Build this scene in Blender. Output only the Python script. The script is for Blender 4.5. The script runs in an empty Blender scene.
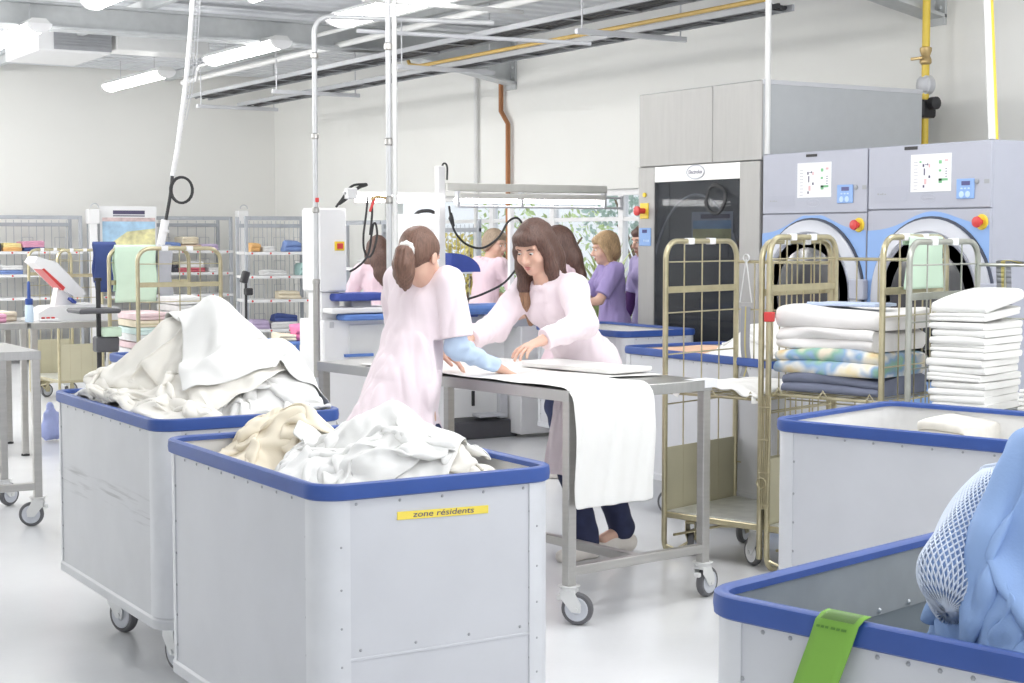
import bpy, math, random
import numpy as np
from mathutils import Vector, Matrix
random.seed(7)
PI = math.pi
SC = bpy.context.scene
COL = SC.collection
rad = math.radians

# ------------------------------------------------------------------ camera model
FPX, CAMH, YAW, HOR = 1590.0, 1.55, rad(31.4), 236.0
PITCH = math.atan((341.5 - HOR) / FPX)
cf = np.array([math.sin(YAW) * math.cos(PITCH), math.cos(YAW) * math.cos(PITCH), -math.sin(PITCH)])
cr = np.array([math.cos(YAW), -math.sin(YAW), 0.0])
cu = np.cross(cr, cf)
CC = np.array([0, 0, CAMH])
def ray(x, y): return cf * FPX + cr * (x - 512) - cu * (y - 341.5)
def atz(x, y, z): d = ray(x, y); return CC + d * ((z - CAMH) / d[2])
def atX(x, y, X): d = ray(x, y); return CC + d * (X / d[0])
def atY(x, y, Y): d = ray(x, y); return CC + d * (Y / d[1])
def atw(x, y, w): d = ray(x, y); return CC + d * (w / (d @ cf))

cam_d = bpy.data.cameras.new('camera'); cam = bpy.data.objects.new('camera', cam_d); COL.objects.link(cam)
cam_d.sensor_width = 36.0; cam_d.lens = FPX / 1024 * 36.0; cam_d.clip_start = 0.05; cam_d.clip_end = 200
cam.location = (0, 0, CAMH); cam.rotation_euler = (PI / 2 - PITCH, 0, -YAW)
SC.camera = cam

# ------------------------------------------------------------------ materials
MATS = {}
def mat(name, col, rough=0.5, metal=0.0, var=0.04, scale=12.0, bump=0.0, bscale=80.0, emit=0.0, spec=0.5, sheen=0.0, stretch=None):
    if name in MATS: return MATS[name]
    m = bpy.data.materials.new(name); m.use_nodes = True
    nt = m.node_tree; b = nt.nodes['Principled BSDF']
    tc = nt.nodes.new('ShaderNodeTexCoord')
    mp = nt.nodes.new('ShaderNodeMapping'); nt.links.new(tc.outputs['Object'], mp.inputs['Vector'])
    if stretch: mp.inputs['Scale'].default_value = stretch
    nz = nt.nodes.new('ShaderNodeTexNoise'); nz.inputs['Scale'].default_value = scale; nz.inputs['Detail'].default_value = 4
    nt.links.new(mp.outputs[0], nz.inputs['Vector'])
    cr_ = nt.nodes.new('ShaderNodeValToRGB')
    c0 = [max(0, c * (1 - var)) for c in col]; c1 = [min(1, c * (1 + var)) for c in col]
    cr_.color_ramp.elements[0].position = 0.3; cr_.color_ramp.elements[1].position = 0.7
    cr_.color_ramp.elements[0].color = (*c0, 1); cr_.color_ramp.elements[1].color = (*c1, 1)
    nt.links.new(nz.outputs['Fac'], cr_.inputs['Fac'])
    nt.links.new(cr_.outputs['Color'], b.inputs['Base Color'])
    b.inputs['Roughness'].default_value = rough; b.inputs['Metallic'].default_value = metal
    b.inputs['Specular IOR Level'].default_value = spec
    if sheen: b.inputs['Sheen Weight'].default_value = sheen
    if emit:
        b.inputs['Emission Color'].default_value = (*col, 1); b.inputs['Emission Strength'].default_value = emit
    if bump:
        n2 = nt.nodes.new('ShaderNodeTexNoise'); n2.inputs['Scale'].default_value = bscale; n2.inputs['Detail'].default_value = 3
        nt.links.new(mp.outputs[0], n2.inputs['Vector'])
        bp = nt.nodes.new('ShaderNodeBump'); bp.inputs['Strength'].default_value = bump; bp.inputs['Distance'].default_value = 0.01
        nt.links.new(n2.outputs['Fac'], bp.inputs['Height']); nt.links.new(bp.outputs[0], b.inputs['Normal'])
    MATS[name] = m; return m

def glass_mat(name, tint, alpha, rough=0.03):
    m = bpy.data.materials.new(name); m.use_nodes = True; nt = m.node_tree; nt.nodes.clear()
    o = nt.nodes.new('ShaderNodeOutputMaterial'); mx = nt.nodes.new('ShaderNodeMixShader')
    t = nt.nodes.new('ShaderNodeBsdfTransparent'); t.inputs[0].default_value = (*tint, 1)
    g = nt.nodes.new('ShaderNodeBsdfPrincipled'); g.inputs['Base Color'].default_value = (tint[0]*.1, tint[1]*.1, tint[2]*.1, 1); g.inputs['Roughness'].default_value = rough
    mx.inputs[0].default_value = alpha
    nt.links.new(t.outputs[0], mx.inputs[1]); nt.links.new(g.outputs[0], mx.inputs[2]); nt.links.new(mx.outputs[0], o.inputs[0])
    MATS[name] = m; return m

M_wall = mat('wall_paint', (.83, .83, .805), .85, var=.012, scale=1.5)
M_ceil = mat('ceiling_deck', (.74, .76, .79), .6, var=.02, scale=2)
M_floor = mat('floor_resin', (.80, .81, .825), .22, var=.03, scale=2.2, bump=.02, bscale=40, spec=.5)
M_beam = mat('beam_paint', (.54, .56, .57), .55, var=.05)
M_bin = mat('bin_panel', (.58, .59, .625), .42, var=.025, scale=6)
def scuffed():
    m = mat('bin_panel_scuffed', (.58, .59, .615), .42, var=.03, scale=6); nt = m.node_tree; b = nt.nodes['Principled BSDF']
    src = b.inputs['Base Color'].links[0].from_socket; tc = [n for n in nt.nodes if n.type == 'TEX_COORD'][0]
    sp = nt.nodes.new('ShaderNodeSeparateXYZ'); nt.links.new(tc.outputs['Object'], sp.inputs[0])
    band = nt.nodes.new('ShaderNodeMapRange'); band.interpolation_type = 'SMOOTHSTEP'
    ab = nt.nodes.new('ShaderNodeMath'); ab.operation = 'SUBTRACT'; nt.links.new(sp.outputs['Z'], ab.inputs[0]); ab.inputs[1].default_value = .60
    a2 = nt.nodes.new('ShaderNodeMath'); a2.operation = 'ABSOLUTE'; nt.links.new(ab.outputs[0], a2.inputs[0])
    nt.links.new(a2.outputs[0], band.inputs['Value']); band.inputs['From Min'].default_value = .07; band.inputs['From Max'].default_value = .03
    mp = nt.nodes.new('ShaderNodeMapping'); mp.inputs['Scale'].default_value = (2.5, 2.5, 45); nt.links.new(tc.outputs['Object'], mp.inputs[0])
    nz = nt.nodes.new('ShaderNodeTexNoise'); nz.inputs['Scale'].default_value = 1.6; nz.inputs['Detail'].default_value = 5; nt.links.new(mp.outputs[0], nz.inputs[0])
    r = nt.nodes.new('ShaderNodeMapRange'); nt.links.new(nz.outputs['Fac'], r.inputs['Value']); r.inputs['From Min'].default_value = .50; r.inputs['From Max'].default_value = .72; r.inputs['To Max'].default_value = .55
    mu = nt.nodes.new('ShaderNodeMath'); mu.operation = 'MULTIPLY'; nt.links.new(r.outputs[0], mu.inputs[0]); nt.links.new(band.outputs[0], mu.inputs[1])
    mx = nt.nodes.new('ShaderNodeMix'); mx.data_type = 'RGBA'; nt.links.new(mu.outputs[0], mx.inputs['Factor']); nt.links.new(src, mx.inputs['A']); mx.inputs['B'].default_value = (.20, .20, .21, 1)
    nt.links.new(mx.outputs['Result'], b.inputs['Base Color']); return m
M_scuff = scuffed()
M_binmet = mat('bin_aluminium', (.66, .67, .70), .42, metal=.2, var=.03)
M_bininner = mat('bin_liner', (.78, .775, .765), .5, var=.03)
M_galv = mat('galvanised_liner', (.38, .425, .455), .35, metal=.45, var=.06, scale=5)
M_blue = mat('blue_rim', (.030, .080, .31), .45, var=.06, scale=9)
M_lblue = mat('blue_pad', (.13, .25, .62), .7, var=.06)
M_navy = mat('navy_pad', (.05, .085, .36), .75, var=.08)
M_rubber = mat('grey_rubber', (.13, .13, .14), .6, var=.1)
M_hub = mat('grey_hub', (.58, .60, .65), .4, var=.05)
M_zincw = mat('zinc_plate', (.70, .71, .72), .32, metal=.6, var=.06)
M_steel = mat('stainless_steel', (.47, .46, .445), .33, metal=.85, var=.05, scale=5, stretch=(1, 1, 12))
M_steelh = mat('stainless_top', (.46, .46, .455), .3, metal=.8, var=.05, scale=5, stretch=(12, 1, 1))
M_cage = mat('yellow_zinc', (.50, .45, .30), .30, metal=.8, var=.10, scale=20)
M_cagepl = mat('yellow_zinc_sheet', (.53, .50, .36), .45, metal=.45, var=.06, scale=4)
M_deck = mat('galvanised_deck', (.62, .63, .60), .4, metal=.6, var=.10, scale=14)
M_white = mat('white_enamel', (.83, .83, .84), .35, var=.01)
M_pipe = mat('pipe_paint', (.56, .57, .585), .4, metal=.25, var=.03)
M_tray = mat('tray_grey', (.34, .35, .37), .5, metal=.2, var=.04)
M_gasd = mat('ochre_pipe', (.50, .34, .10), .5, var=.05)
M_offw = mat('off_white_enamel', (.74, .745, .74), .4, var=.015)
M_lgrey = mat('light_grey_metal', (.58, .59, .62), .4, var=.02)
M_mgrey = mat('mid_grey_metal', (.34, .35, .37), .45, var=.04)
M_dgrey = mat('dark_grey', (.09, .09, .10), .5, var=.06)
M_black = mat('black_plastic', (.025, .025, .028), .5, var=.1)
M_cable = mat('black_cable', (.03, .03, .032), .55, var=.1)
M_red = mat('red_plastic', (.62, .05, .05), .4, var=.03)
M_yel = mat('yellow_plastic', (.85, .62, .05), .45, var=.03)
M_gas = mat('yellow_gas_pipe', (.78, .57, .07), .4, var=.04)
M_copper = mat('copper_pipe', (.36, .16, .07), .42, metal=.4, var=.08)
M_brass = mat('brass_valve', (.52, .38, .18), .4, metal=.6, var=.08)
M_dryer = mat('dryer_panel', (.42, .435, .51), .45, var=.012)
M_dblue = mat('dryer_blue', (.25, .41, .74), .45, var=.012)
M_paper = mat('white_paper', (.86, .865, .88), .8, var=.01)
M_ink = mat('dark_ink', (.10, .09, .16), .8)
M_green = mat('green_ink', (.22, .52, .27), .8)
M_pinkink = mat('pink_ink', (.75, .50, .52), .8)
M_tag = mat('green_tag', (.20, .42, .06), .75, var=.03)
M_tape = mat('yellow_tape', (.86, .69, .10), .6, var=.03)
M_cleartape = glass_mat('clear_tape', (.95, .95, .97), .35, .2)
M_linen = mat('white_linen', (.87, .865, .845), .9, var=.02, scale=3, bump=.05, bscale=300, sheen=.2)
M_linen2 = mat('ivory_linen', (.88, .85, .785), .9, var=.04, scale=3, bump=.05, bscale=300, sheen=.2)
M_cream = mat('cream_linen', (.86, .775, .62), .9, var=.07, scale=4, bump=.05, bscale=300, sheen=.2)
M_pink = mat('pink_cotton', (.82, .63, .70), .9, var=.025, scale=5, bump=.06, bscale=220, sheen=.2)
M_pinkp = mat('pale_pink_cotton', (.84, .73, .78), .9, var=.025, scale=5, bump=.06, bscale=220, sheen=.2)
M_purple = mat('purple_cotton', (.36, .29, .56), .9, var=.04, scale=5)
M_lilac = mat('lilac_cotton', (.48, .42, .68), .9, var=.04, scale=5)
M_plum = mat('plum_cotton', (.10, .04, .16), .9, var=.04)
M_shirt = mat('light_blue_shirt', (.50, .62, .80), .85, var=.04, scale=8, bump=.05, bscale=250)
M_gown = mat('light_blue_cotton', (.29, .43, .72), .85, var=.05, scale=5, bump=.08, bscale=200)
M_jean = mat('navy_trousers', (.022, .028, .075), .85, var=.15, scale=20)
M_shoe = mat('pale_shoe', (.70, .66, .62), .6)
M_net = mat('white_net', (.66, .73, .86), .8)
M_hair1 = mat('brown_hair', (.16, .085, .06), .5, var=.35, scale=30, stretch=(6, 6, .6))
M_hair2 = mat('dark_brown_hair', (.105, .055, .042), .5, var=.35, scale=30, stretch=(6, 6, .6))
M_hair3 = mat('greying_blond_hair', (.33, .25, .18), .55, var=.3, scale=30, stretch=(6, 6, .6))
M_hair4 = mat('blond_hair', (.42, .28, .15), .55, var=.3, scale=30, stretch=(6, 6, .6))
M_hairtip = mat('light_brown_hair', (.30, .17, .10), .5, var=.35, scale=30, stretch=(6, 6, .6))

def skin_material():
    m = mat('skin', (.70, .44, .34), .55, var=.05, scale=14)
    m.node_tree.nodes['Principled BSDF'].inputs['Subsurface Weight'].default_value = .08
    return m
M_skin = skin_material()
M_lip = mat('lips', (.55, .22, .20), .5)
M_eye = mat('eye_dark', (.03, .025, .03), .25)
M_eyew = mat('eye_white', (.75, .73, .70), .3)

# ------------------------------------------------------------------ mesh builder
def rotm(rx=0, ry=0, rz=0):
    return np.array(Matrix.Rotation(rz, 3, 'Z') @ Matrix.Rotation(ry, 3, 'Y') @ Matrix.Rotation(rx, 3, 'X'))

class MB:
    def __init__(s): s.v = []; s.f = []; s.m = []; s.n = 0
    def add(s, v, f, mi=0):
        v = np.asarray(v, float).reshape(-1, 3)
        s.v.append(v); s.f += [tuple(int(i) + s.n for i in q) for q in f]; s.m += [mi] * len(f); s.n += len(v); return s
    def box(s, lo, hi, c=0.003, mi=0, R=None, o=None):
        """chamfered box between two corners; optional rotation R about origin o"""
        lo = np.array(lo, float); hi = np.array(hi, float)
        lo, hi = np.minimum(lo, hi), np.maximum(lo, hi)
        c = min(c, .45 * float((hi - lo).min())); ctr = (lo + hi) / 2; h = (hi - lo) / 2
        V = []; idx = {}
        for sx in (-1, 1):
            for sy in (-1, 1):
                for sz in (-1, 1):
                    for a in range(3):
                        p = np.array([sx, sy, sz]) * (h - c); p[a] = (sx, sy, sz)[a] * h[a]
                        idx[(sx, sy, sz, a)] = len(V); V.append(p + ctr)
        F = []
        for a in range(3):
            b, d = (a + 1) % 3, (a + 2) % 3
            for sg in (-1, 1):
                q = []
                for (x, y) in ((-1, -1), (1, -1), (1, 1), (-1, 1)):
                    k = [0, 0, 0]; k[a] = sg; k[b] = x; k[d] = y; q.append(idx[(*k, a)])
                F.append(q if sg > 0 else q[::-1])
        for a in range(3):   # edges parallel to a
            b, d = (a + 1) % 3, (a + 2) % 3
            for x in (-1, 1):
                for y in (-1, 1):
                    k0 = [0, 0, 0]; k0[b] = x; k0[d] = y; k1 = list(k0); k0[a] = -1; k1[a] = 1
                    q = [idx[(*k0, b)], idx[(*k1, b)], idx[(*k1, d)], idx[(*k0, d)]]
                    F.append(q if x * y < 0 else q[::-1])
        for sx in (-1, 1):
            for sy in (-1, 1):
                for sz in (-1, 1):
                    q = [idx[(sx, sy, sz, 0)], idx[(sx, sy, sz, 1)], idx[(sx, sy, sz, 2)]]
                    F.append(q if sx * sy * sz > 0 else q[::-1])
        V = np.array(V)
        if R is not None:
            o_ = ctr if o is None else np.array(o, float); V = (V - o_) @ np.array(R).T + o_
        return s.add(V, F, mi)
    def tube(s, pts, r, n=10, mi=0, caps=True, closed=False, up=None):
        P = np.array(pts, float); k = len(P); r = np.full(k, r, float) if np.isscalar(r) else np.array(r, float)
        T = np.zeros_like(P)
        if closed: T = np.roll(P, -1, 0) - np.roll(P, 1, 0)
        else:
            T[1:-1] = P[2:] - P[:-2]; T[0] = P[1] - P[0]; T[-1] = P[-1] - P[-2]
        T /= np.maximum(np.linalg.norm(T, axis=1, keepdims=True), 1e-9)
        ref = np.array([0, 0, 1.0]) if abs(T[0][2]) < .9 else np.array([1.0, 0, 0])
        if up is not None: ref = np.array(up, float)
        N = np.cross(ref, T[0]); N /= np.linalg.norm(N); V = []
        a = np.linspace(0, 2 * PI, n, endpoint=False)
        for i in range(k):
            N = N - T[i] * (N @ T[i]); N /= max(np.linalg.norm(N), 1e-9); B = np.cross(T[i], N)
            V.append(P[i] + r[i] * (np.outer(np.cos(a), N) + np.outer(np.sin(a), B)))
        F = []; kk = k if closed else k - 1
        for i in range(kk):
            i2 = (i + 1) % k
            for j in range(n): F.append((i * n + j, i * n + (j + 1) % n, i2 * n + (j + 1) % n, i2 * n + j))
        if caps and not closed: F.append(tuple(range(n))[::-1]); F.append(tuple((k - 1) * n + j for j in range(n)))
        return s.add(np.concatenate(V), F, mi)
    def cyl(s, p0, p1, r, n=16, mi=0): return s.tube([p0, p1], r, n, mi)
    def lathe(s, prof, n=24, mi=0, axis=(0, 0, 1), o=(0, 0, 0)):
        """prof: list of (r, h) along the axis"""
        ax = np.array(axis, float); ax /= np.linalg.norm(ax)
        ref = np.array([0, 0, 1.0]) if abs(ax[2]) < .9 else np.array([1.0, 0, 0])
        N = np.cross(ref, ax); N /= np.linalg.norm(N); B = np.cross(ax, N)
        a = np.linspace(0, 2 * PI, n, endpoint=False); ring = np.outer(np.cos(a), N) + np.outer(np.sin(a), B)
        V = [np.array(o) + ax * h + ring * r for r, h in prof]; F = []
        for i in range(len(prof) - 1):
            for j in range(n): F.append((i * n + j, i * n + (j + 1) % n, (i + 1) * n + (j + 1) % n, (i + 1) * n + j))
        if prof[0][0] > 1e-6: F.append(tuple(range(n))[::-1])
        if prof[-1][0] > 1e-6: F.append(tuple((len(prof) - 1) * n + j for j in range(n)))
        return s.add(np.concatenate(V), F, mi)
    def loft(s, rings, mi=0, cap0=True, cap1=True, closed=False):
        n = len(rings[0]); k = len(rings); F = []
        for i in range(k if closed else k - 1):
            i2 = (i + 1) % k
            for j in range(n): F.append((i * n + j, i * n + (j + 1) % n, i2 * n + (j + 1) % n, i2 * n + j))
        if not closed:
            if cap0: F.append(tuple(range(n))[::-1])
            if cap1: F.append(tuple((k - 1) * n + j for j in range(n)))
        return s.add(np.concatenate([np.asarray(r, float) for r in rings]), F, mi)
    def prism(s, poly, a, b, fn, mi=0):
        """extrude 2D polygon between depths a and b; fn(u, v, d) -> xyz"""
        n = len(poly); V = [fn(u, v, a) for u, v in poly] + [fn(u, v, b) for u, v in poly]
        F = [tuple(range(n))[::-1], tuple(range(n, 2 * n))] + [(i, (i + 1) % n, n + (i + 1) % n, n + i) for i in range(n)]
        return s.add(V, F, mi)
    def grid(s, P, mi=0, flip=False):
        n, m = P.shape[:2]; F = []
        for i in range(n - 1):
            for j in range(m - 1):
                q = (i * m + j, (i + 1) * m + j, (i + 1) * m + j + 1, i * m + j + 1); F.append(q[::-1] if flip else q)
        return s.add(P.reshape(-1, 3), F, mi)
    def build(s, name, mats, parent=None, smooth=35, recalc=False, link=True):
        me = bpy.data.meshes.new(name)
        V = np.concatenate(s.v) if s.v else np.zeros((0, 3))
        me.from_pydata(V.tolist(), [], s.f)
        for m in (mats if isinstance(mats, (list, tuple)) else [mats]): me.materials.append(m)
        if len(s.m): me.polygons.foreach_set('material_index', np.array(s.m, dtype=np.int32))
        if recalc:
            import bmesh
            bm = bmesh.new(); bm.from_mesh(me); bmesh.ops.recalc_face_normals(bm, faces=bm.faces); bm.to_mesh(me); bm.free()
        if smooth:
            me.polygons.foreach_set('use_smooth', np.ones(len(me.polygons), dtype=bool))
            if smooth < 180: me.set_sharp_from_angle(angle=rad(smooth))
        me.update()
        o = bpy.data.objects.new(name, me)
        if parent is not None: o.parent = parent
        COL.objects.link(o); return o

def tag(o, label=None, cat=None, group=None, kind=None):
    if label: o['label'] = label
    if cat: o['category'] = cat
    if group: o['group'] = group
    if kind: o['kind'] = kind
    return o
def thing(name, label, cat, loc=(0, 0, 0), rz=0.0, group=None):
    o = bpy.data.objects.new(name, None); o.empty_display_size = .05; COL.objects.link(o)
    o.location = tuple(float(c) for c in loc); o.rotation_euler = (0, 0, rz)
    return tag(o, label, cat, group)
def struct(name, mb, m, parent=None, smooth=35, **k):
    o = mb.build(name, m, parent, smooth, **k)
    if parent is None: o['kind'] = 'structure'
    return o
def copy_tree(o, parent=None):
    c = o.copy(); COL.objects.link(c)
    if parent is not None: c.parent = parent
    for ch in list(o.children): copy_tree(ch, c)
    return c
def rrect(L, W, r, n=6, cx=0., cy=0.):
    """rounded rectangle outline, counter-clockwise, centred"""
    P = []
    for (sx, sy, a0) in ((1, -1, -PI / 2), (1, 1, 0), (-1, 1, PI / 2), (-1, -1, PI)):
        for k in range(n + 1):
            a = a0 + PI / 2 * k / n
            P.append((cx + sx * (L / 2 - r) + r * math.cos(a), cy + sy * (W / 2 - r) + r * math.sin(a)))
    return np.array(P)
def ring3(p2, z): return np.column_stack([p2, np.full(len(p2), z)])
def arc_pts(c, r, a0, a1, n, ax1, ax2):
    c = np.array(c, float); ax1 = np.array(ax1, float); ax2 = np.array(ax2, float)
    return [c + r * (math.cos(a) * ax1 + math.sin(a) * ax2) for a in np.linspace(a0, a1, n)]
def spline(pts, n=8):
    P = np.array(pts, float); Q = np.vstack([2 * P[0] - P[1], P, 2 * P[-1] - P[-2]]); out = []
    for i in range(1, len(Q) - 2):
        for t in np.linspace(0, 1, n, endpoint=False):
            a, b, c, d = Q[i - 1], Q[i], Q[i + 1], Q[i + 2]
            out.append(.5 * ((2 * b) + (c - a) * t + (2 * a - 5 * b + 4 * c - d) * t * t + (3 * b - a - 3 * c + d) * t ** 3))
    out.append(P[-1]); return np.array(out)
def text(name, body, size, m, parent, M, sx=1.0, shear=0.0, align='CENTER', extrude=0.0004):
    cu_ = bpy.data.curves.new(name, 'FONT'); cu_.body = body; cu_.size = size; cu_.align_x = align; cu_.align_y = 'CENTER'
    cu_.shear = shear; cu_.extrude = extrude; cu_.materials.append(m)
    tmp = bpy.data.objects.new(name + '_c', cu_); COL.objects.link(tmp); bpy.context.view_layer.update()
    me = bpy.data.meshes.new_from_object(tmp.evaluated_get(bpy.context.evaluated_depsgraph_get())); bpy.data.objects.remove(tmp)
    me.materials.clear(); me.materials.append(m)
    o = bpy.data.objects.new(name, me); COL.objects.link(o)
    if parent is not None: o.parent = parent
    o.matrix_local = M @ Matrix.Diagonal((sx, 1, 1, 1)); return o
def frame_matrix(o, x, z):
    """matrix with local X along x, local Z along z"""
    x = Vector(x).normalized(); z = Vector(z).normalized(); y = z.cross(x)
    m = Matrix((x, y, z)).transposed().to_4x4(); m.translation = Vector(o); return m
def sines(P, seed, freq, n=10):
    rng = np.random.RandomState(seed); out = np.zeros(P.shape[:-1])
    for i in range(n):
        d = rng.normal(size=3); d /= np.linalg.norm(d); k = freq * rng.uniform(.6, 1.7)
        out += np.sin(P @ d * k + rng.uniform(0, 2 * PI)) / math.sqrt(n)
    return out
EXPOSURE = 0.0
# ================================================================== the hall
XW, YB, ZC = 8.6, 20.3, 3.68
XL, YF = -3.5, -2.6
struct('floor', MB().box((XL - .2, YF, -.12), (XW + .3, YB + .3, 0), .001), M_floor)
w = MB()
WY0, WY1, WZ0, WZ1 = 11.05, 17.0, .62, 1.99
w.box((XW, YF, 0), (XW + .25, WY0, ZC + .3), .001).box((XW, WY1, 0), (XW + .25, YB + .25, ZC + .3), .001)
w.box((XW, WY0, 0), (XW + .25, WY1, WZ0), .001).box((XW, WY0, WZ1), (XW + .25, WY1, ZC + .3), .001)
struct('wall_right', w, M_wall)
struct('wall_back', MB().box((XL - .2, YB, 0), (XW, YB + .25, ZC + .3), .001), M_wall)
struct('wall_left', MB().box((XL - .25, YF, 0), (XL, YB, ZC + .3), .001), M_wall)
# corrugated roof deck
prof = []
y = YF
while y < YB + .2:
    prof += [(y, 0), (y + .12, 0), (y + .15, .05), (y + .25, .05)]; y += .28
V = []
for (yy, zz) in prof: V += [(XL - .2, yy, ZC + zz), (XW + .2, yy, ZC + zz)]
F = [(2 * i, 2 * i + 2, 2 * i + 3, 2 * i + 1) for i in range(len(prof) - 1)]
mb = MB().add(V, F); mb.box((XL - .2, YF, ZC + .06), (XW + .2, YB + .2, ZC + .2), .001)
struct('ceiling', mb, M_ceil, smooth=20)
struct('baseboard_right', MB().box((XW - .012, YF, 0), (XW, YB, .1), .002), M_lgrey)
struct('baseboard_back', MB().box((XL, YB - .012, 0), (XW - .012, YB, .1), .002), M_lgrey)
# portal frame beams with haunches at the wall
def beam(Y, name):
    t = .1; zt = 3.57; zb = 3.365
    b = MB()
    xs = [XL, 7.25, XW]; bot = [zb, zb - .01, 3.11]
    b.prism([(XL, zt), (XL, bot[0]), (xs[1], bot[1]), (XW, bot[2]), (XW, zt)][::-1], Y - .006, Y + .006, lambda u, v, d: (u, d, v))
    for (x0, z0, x1, z1) in ((XL, zt, XW, zt), (XL, zb, 7.25, zb - .01), (7.25, zb - .01, XW, 3.11)):
        b.prism([(x0, z0 - .012), (x1, z1 - .012), (x1, z1 + .012), (x0, z0 + .012)], Y - t, Y + t, lambda u, v, d: (u, d, v))
    b.box((XW - .02, Y - t, 3.05), (XW - .001, Y + t, zt + .05), .002)
    for k in range(4): b.box((XW - .04, Y - .07, 3.16 + k * .1), (XW - .02, Y - .045, 3.185 + k * .1), .003)
    return struct(name, b, M_beam)
beam(14.09, 'trim_1'); beam(8.25, 'trim_2')
pur = MB()
for X in (-2, 0.2, 2.4, 4.75, 7.1):   # purlins between deck and beams, lengthwise
    pur.box((X - .035, YF, 3.575), (X + .035, YB - .01, 3.675), .004)
struct('trim_3', pur, M_beam)

# windows in the right wall
wf = MB()
n = 5; d0, d1 = XW + .06, XW + .13
wf.box((d0, WY0, WZ0), (d1, WY1, WZ0 + .06), .004).box((d0, WY0, WZ1 - .06), (d1, WY1, WZ1), .004)
for k in range(n + 1):
    yy = WY0 + (WY1 - WY0) * k / n
    wf.box((d0, max(WY0, yy - .04), WZ0 + .05), (d1, min(WY1, yy + .04), WZ1 - .05), .004)
wf.box((d0 + .01, WY0, WZ1 - .3), (d1 - .01, WY1, WZ1 - .26), .003)
wo = struct('window_1', wf, M_white)
gl = glass_mat('window_glass', (.97, .985, 1), .06, .02)
gp = MB().box((d0 + .03, WY0 + .03, WZ0 + .03), (d0 + .038, WY1 - .03, WZ1 - .03), .001).build('window_pane', gl, wo)
struct('trim_4', MB().box((XW - .03, WY0 - .05, WZ0 - .03), (XW + .06, WY1 + .05, WZ0), .004), M_white)
# outside
M_out = mat('outside_paving', (.80, .80, .79), .9, var=.05); M_site = mat('pale_cladding', (.90, .905, .91), .7, var=.03)
struct('exterior_ground', MB().box((XW + .3, 4, -.2), (45, 48, -.08), .001), M_out)
nb = thing('neighbouring_building', 'pale clad building seen outside through the hall window', 'building', (24, 24, -.08))
m_ = MB().box((-2, -14, 0), (4, 16, 5.2), .02)
for k in range(9): m_.box((-2.03, -14, .4 + k * .5), (-2.0, 16, .43 + k * .5), .002)
m_.build('cladding_wall', M_site, nb)
m_ = MB().box((-2.2, -14.2, 5.2), (4.2, 16.2, 5.5), .02); m_.build('roof_edge', M_mgrey, nb)
M_leaf1 = mat('pale_leaf', (.55, .66, .34), .8, var=.25, scale=5); M_leaf2 = mat('blue_green_leaf', (.52, .64, .58), .8, var=.25, scale=5)
M_bark = mat('bark', (.20, .14, .09), .9, var=.2)
def shrub(loc, r, h, m, label, seed, group=None, leaf=.06, nl=1500):
    rng = np.random.RandomState(seed); t = thing('shrub', label, 'shrub', loc, 0, group)
    C_ = [(rng.normal(0, r * .35), rng.normal(0, r * .35), h * rng.uniform(.35, .85), r * rng.uniform(.35, .6)) for _ in range(9)]
    V = []; F = []
    for i in range(nl):
        c = C_[rng.randint(9)]; dd = rng.normal(size=3); dd /= np.linalg.norm(dd)
        p = np.array(c[:3]) + dd * c[3] * rng.uniform(.6, 1.05); p[2] = max(.05, p[2])
        a = rng.normal(size=3); a /= np.linalg.norm(a); b = np.cross(a, rng.normal(size=3)); b /= np.linalg.norm(b)
        s_ = leaf * rng.uniform(.6, 1.3); k = len(V)
        V += [p - a * s_, p + b * s_ * .45, p + a * s_, p - b * s_ * .45]; F.append((k, k + 1, k + 2, k + 3))
    MB().add(V, F).build('foliage', m, t, 0)
    st = MB()
    for c in C_: st.tube(spline([(0, 0, 0), (c[0] * .3, c[1] * .3, c[2] * .5), c[:3]], 4), [.03 - .002 * i for i in range(9)], 6)
    st.build('stem', M_bark, t)
    return t
shrub((11.6, 14.2, -.08), 1.1, 2.3, M_leaf1, 'bright green bush outside the window behind the lamp bar', 3)
shrub((12.4, 16.8, -.08), 1.2, 2.6, M_leaf2, 'bluish green bush outside the far end of the window', 4)
shrub((11.8, 18.9, -.08), 1.0, 2.2, M_leaf1, 'pale green bush outside beyond the far window corner', 5)

# ------------------------------------------------------------------ ceiling lamps
def em_mat(name, col, s):
    m = mat(name, col, .4, var=0.0, emit=s); return m
M_tube = em_mat('lamp_diffuser', (1.0, .985, .96), 15.0)
def fixture(p0, p1, label, wide=.2, group='fluorescent ceiling lamps', drop=.28):
    p0 = np.array(p0); p1 = np.array(p1); c = (p0 + p1) / 2; L = np.linalg.norm(p1 - p0); rz = math.atan2(p1[1] - p0[1], p1[0] - p0[0])
    t = thing('fluorescent_lamp', label, 'lamp', c, rz, group)
    w_ = wide / 2
    ho = [(-w_, .03), (w_, .03), (w_ * .6, .075), (-w_ * .6, .075)]
    MB().prism(ho, -L / 2, L / 2, lambda u, v, d: (d, u, v)).build('housing', M_offw, t)
    di = [(w_ * math.cos(a), .03 + .075 * math.sin(a)) for a in np.linspace(PI, 2 * PI, 11)]
    MB().prism(di[::-1], -L / 2 + .02, L / 2 - .02, lambda u, v, d: (d, u, v)).build('diffuser', M_tube, t)
    for sx in (-1, 1):
        MB().prism([(u * 1.06, .03 + (v - .03) * 1.08) for u, v in di][::-1] , sx * L / 2 - .02, sx * L / 2 + .02, lambda u, v, d: (d, u, v)).build('end_cap', M_white, t)
        MB().cyl((sx * L * .3, 0, .07), (sx * L * .3, 0, drop), .004, 6).build('hanger', M_lgrey, t)
    return t
ZL = 3.32
def zl(x, y): p = atz(x, y, ZL); return p
X1, X2 = 5.9, 3.68
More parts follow.
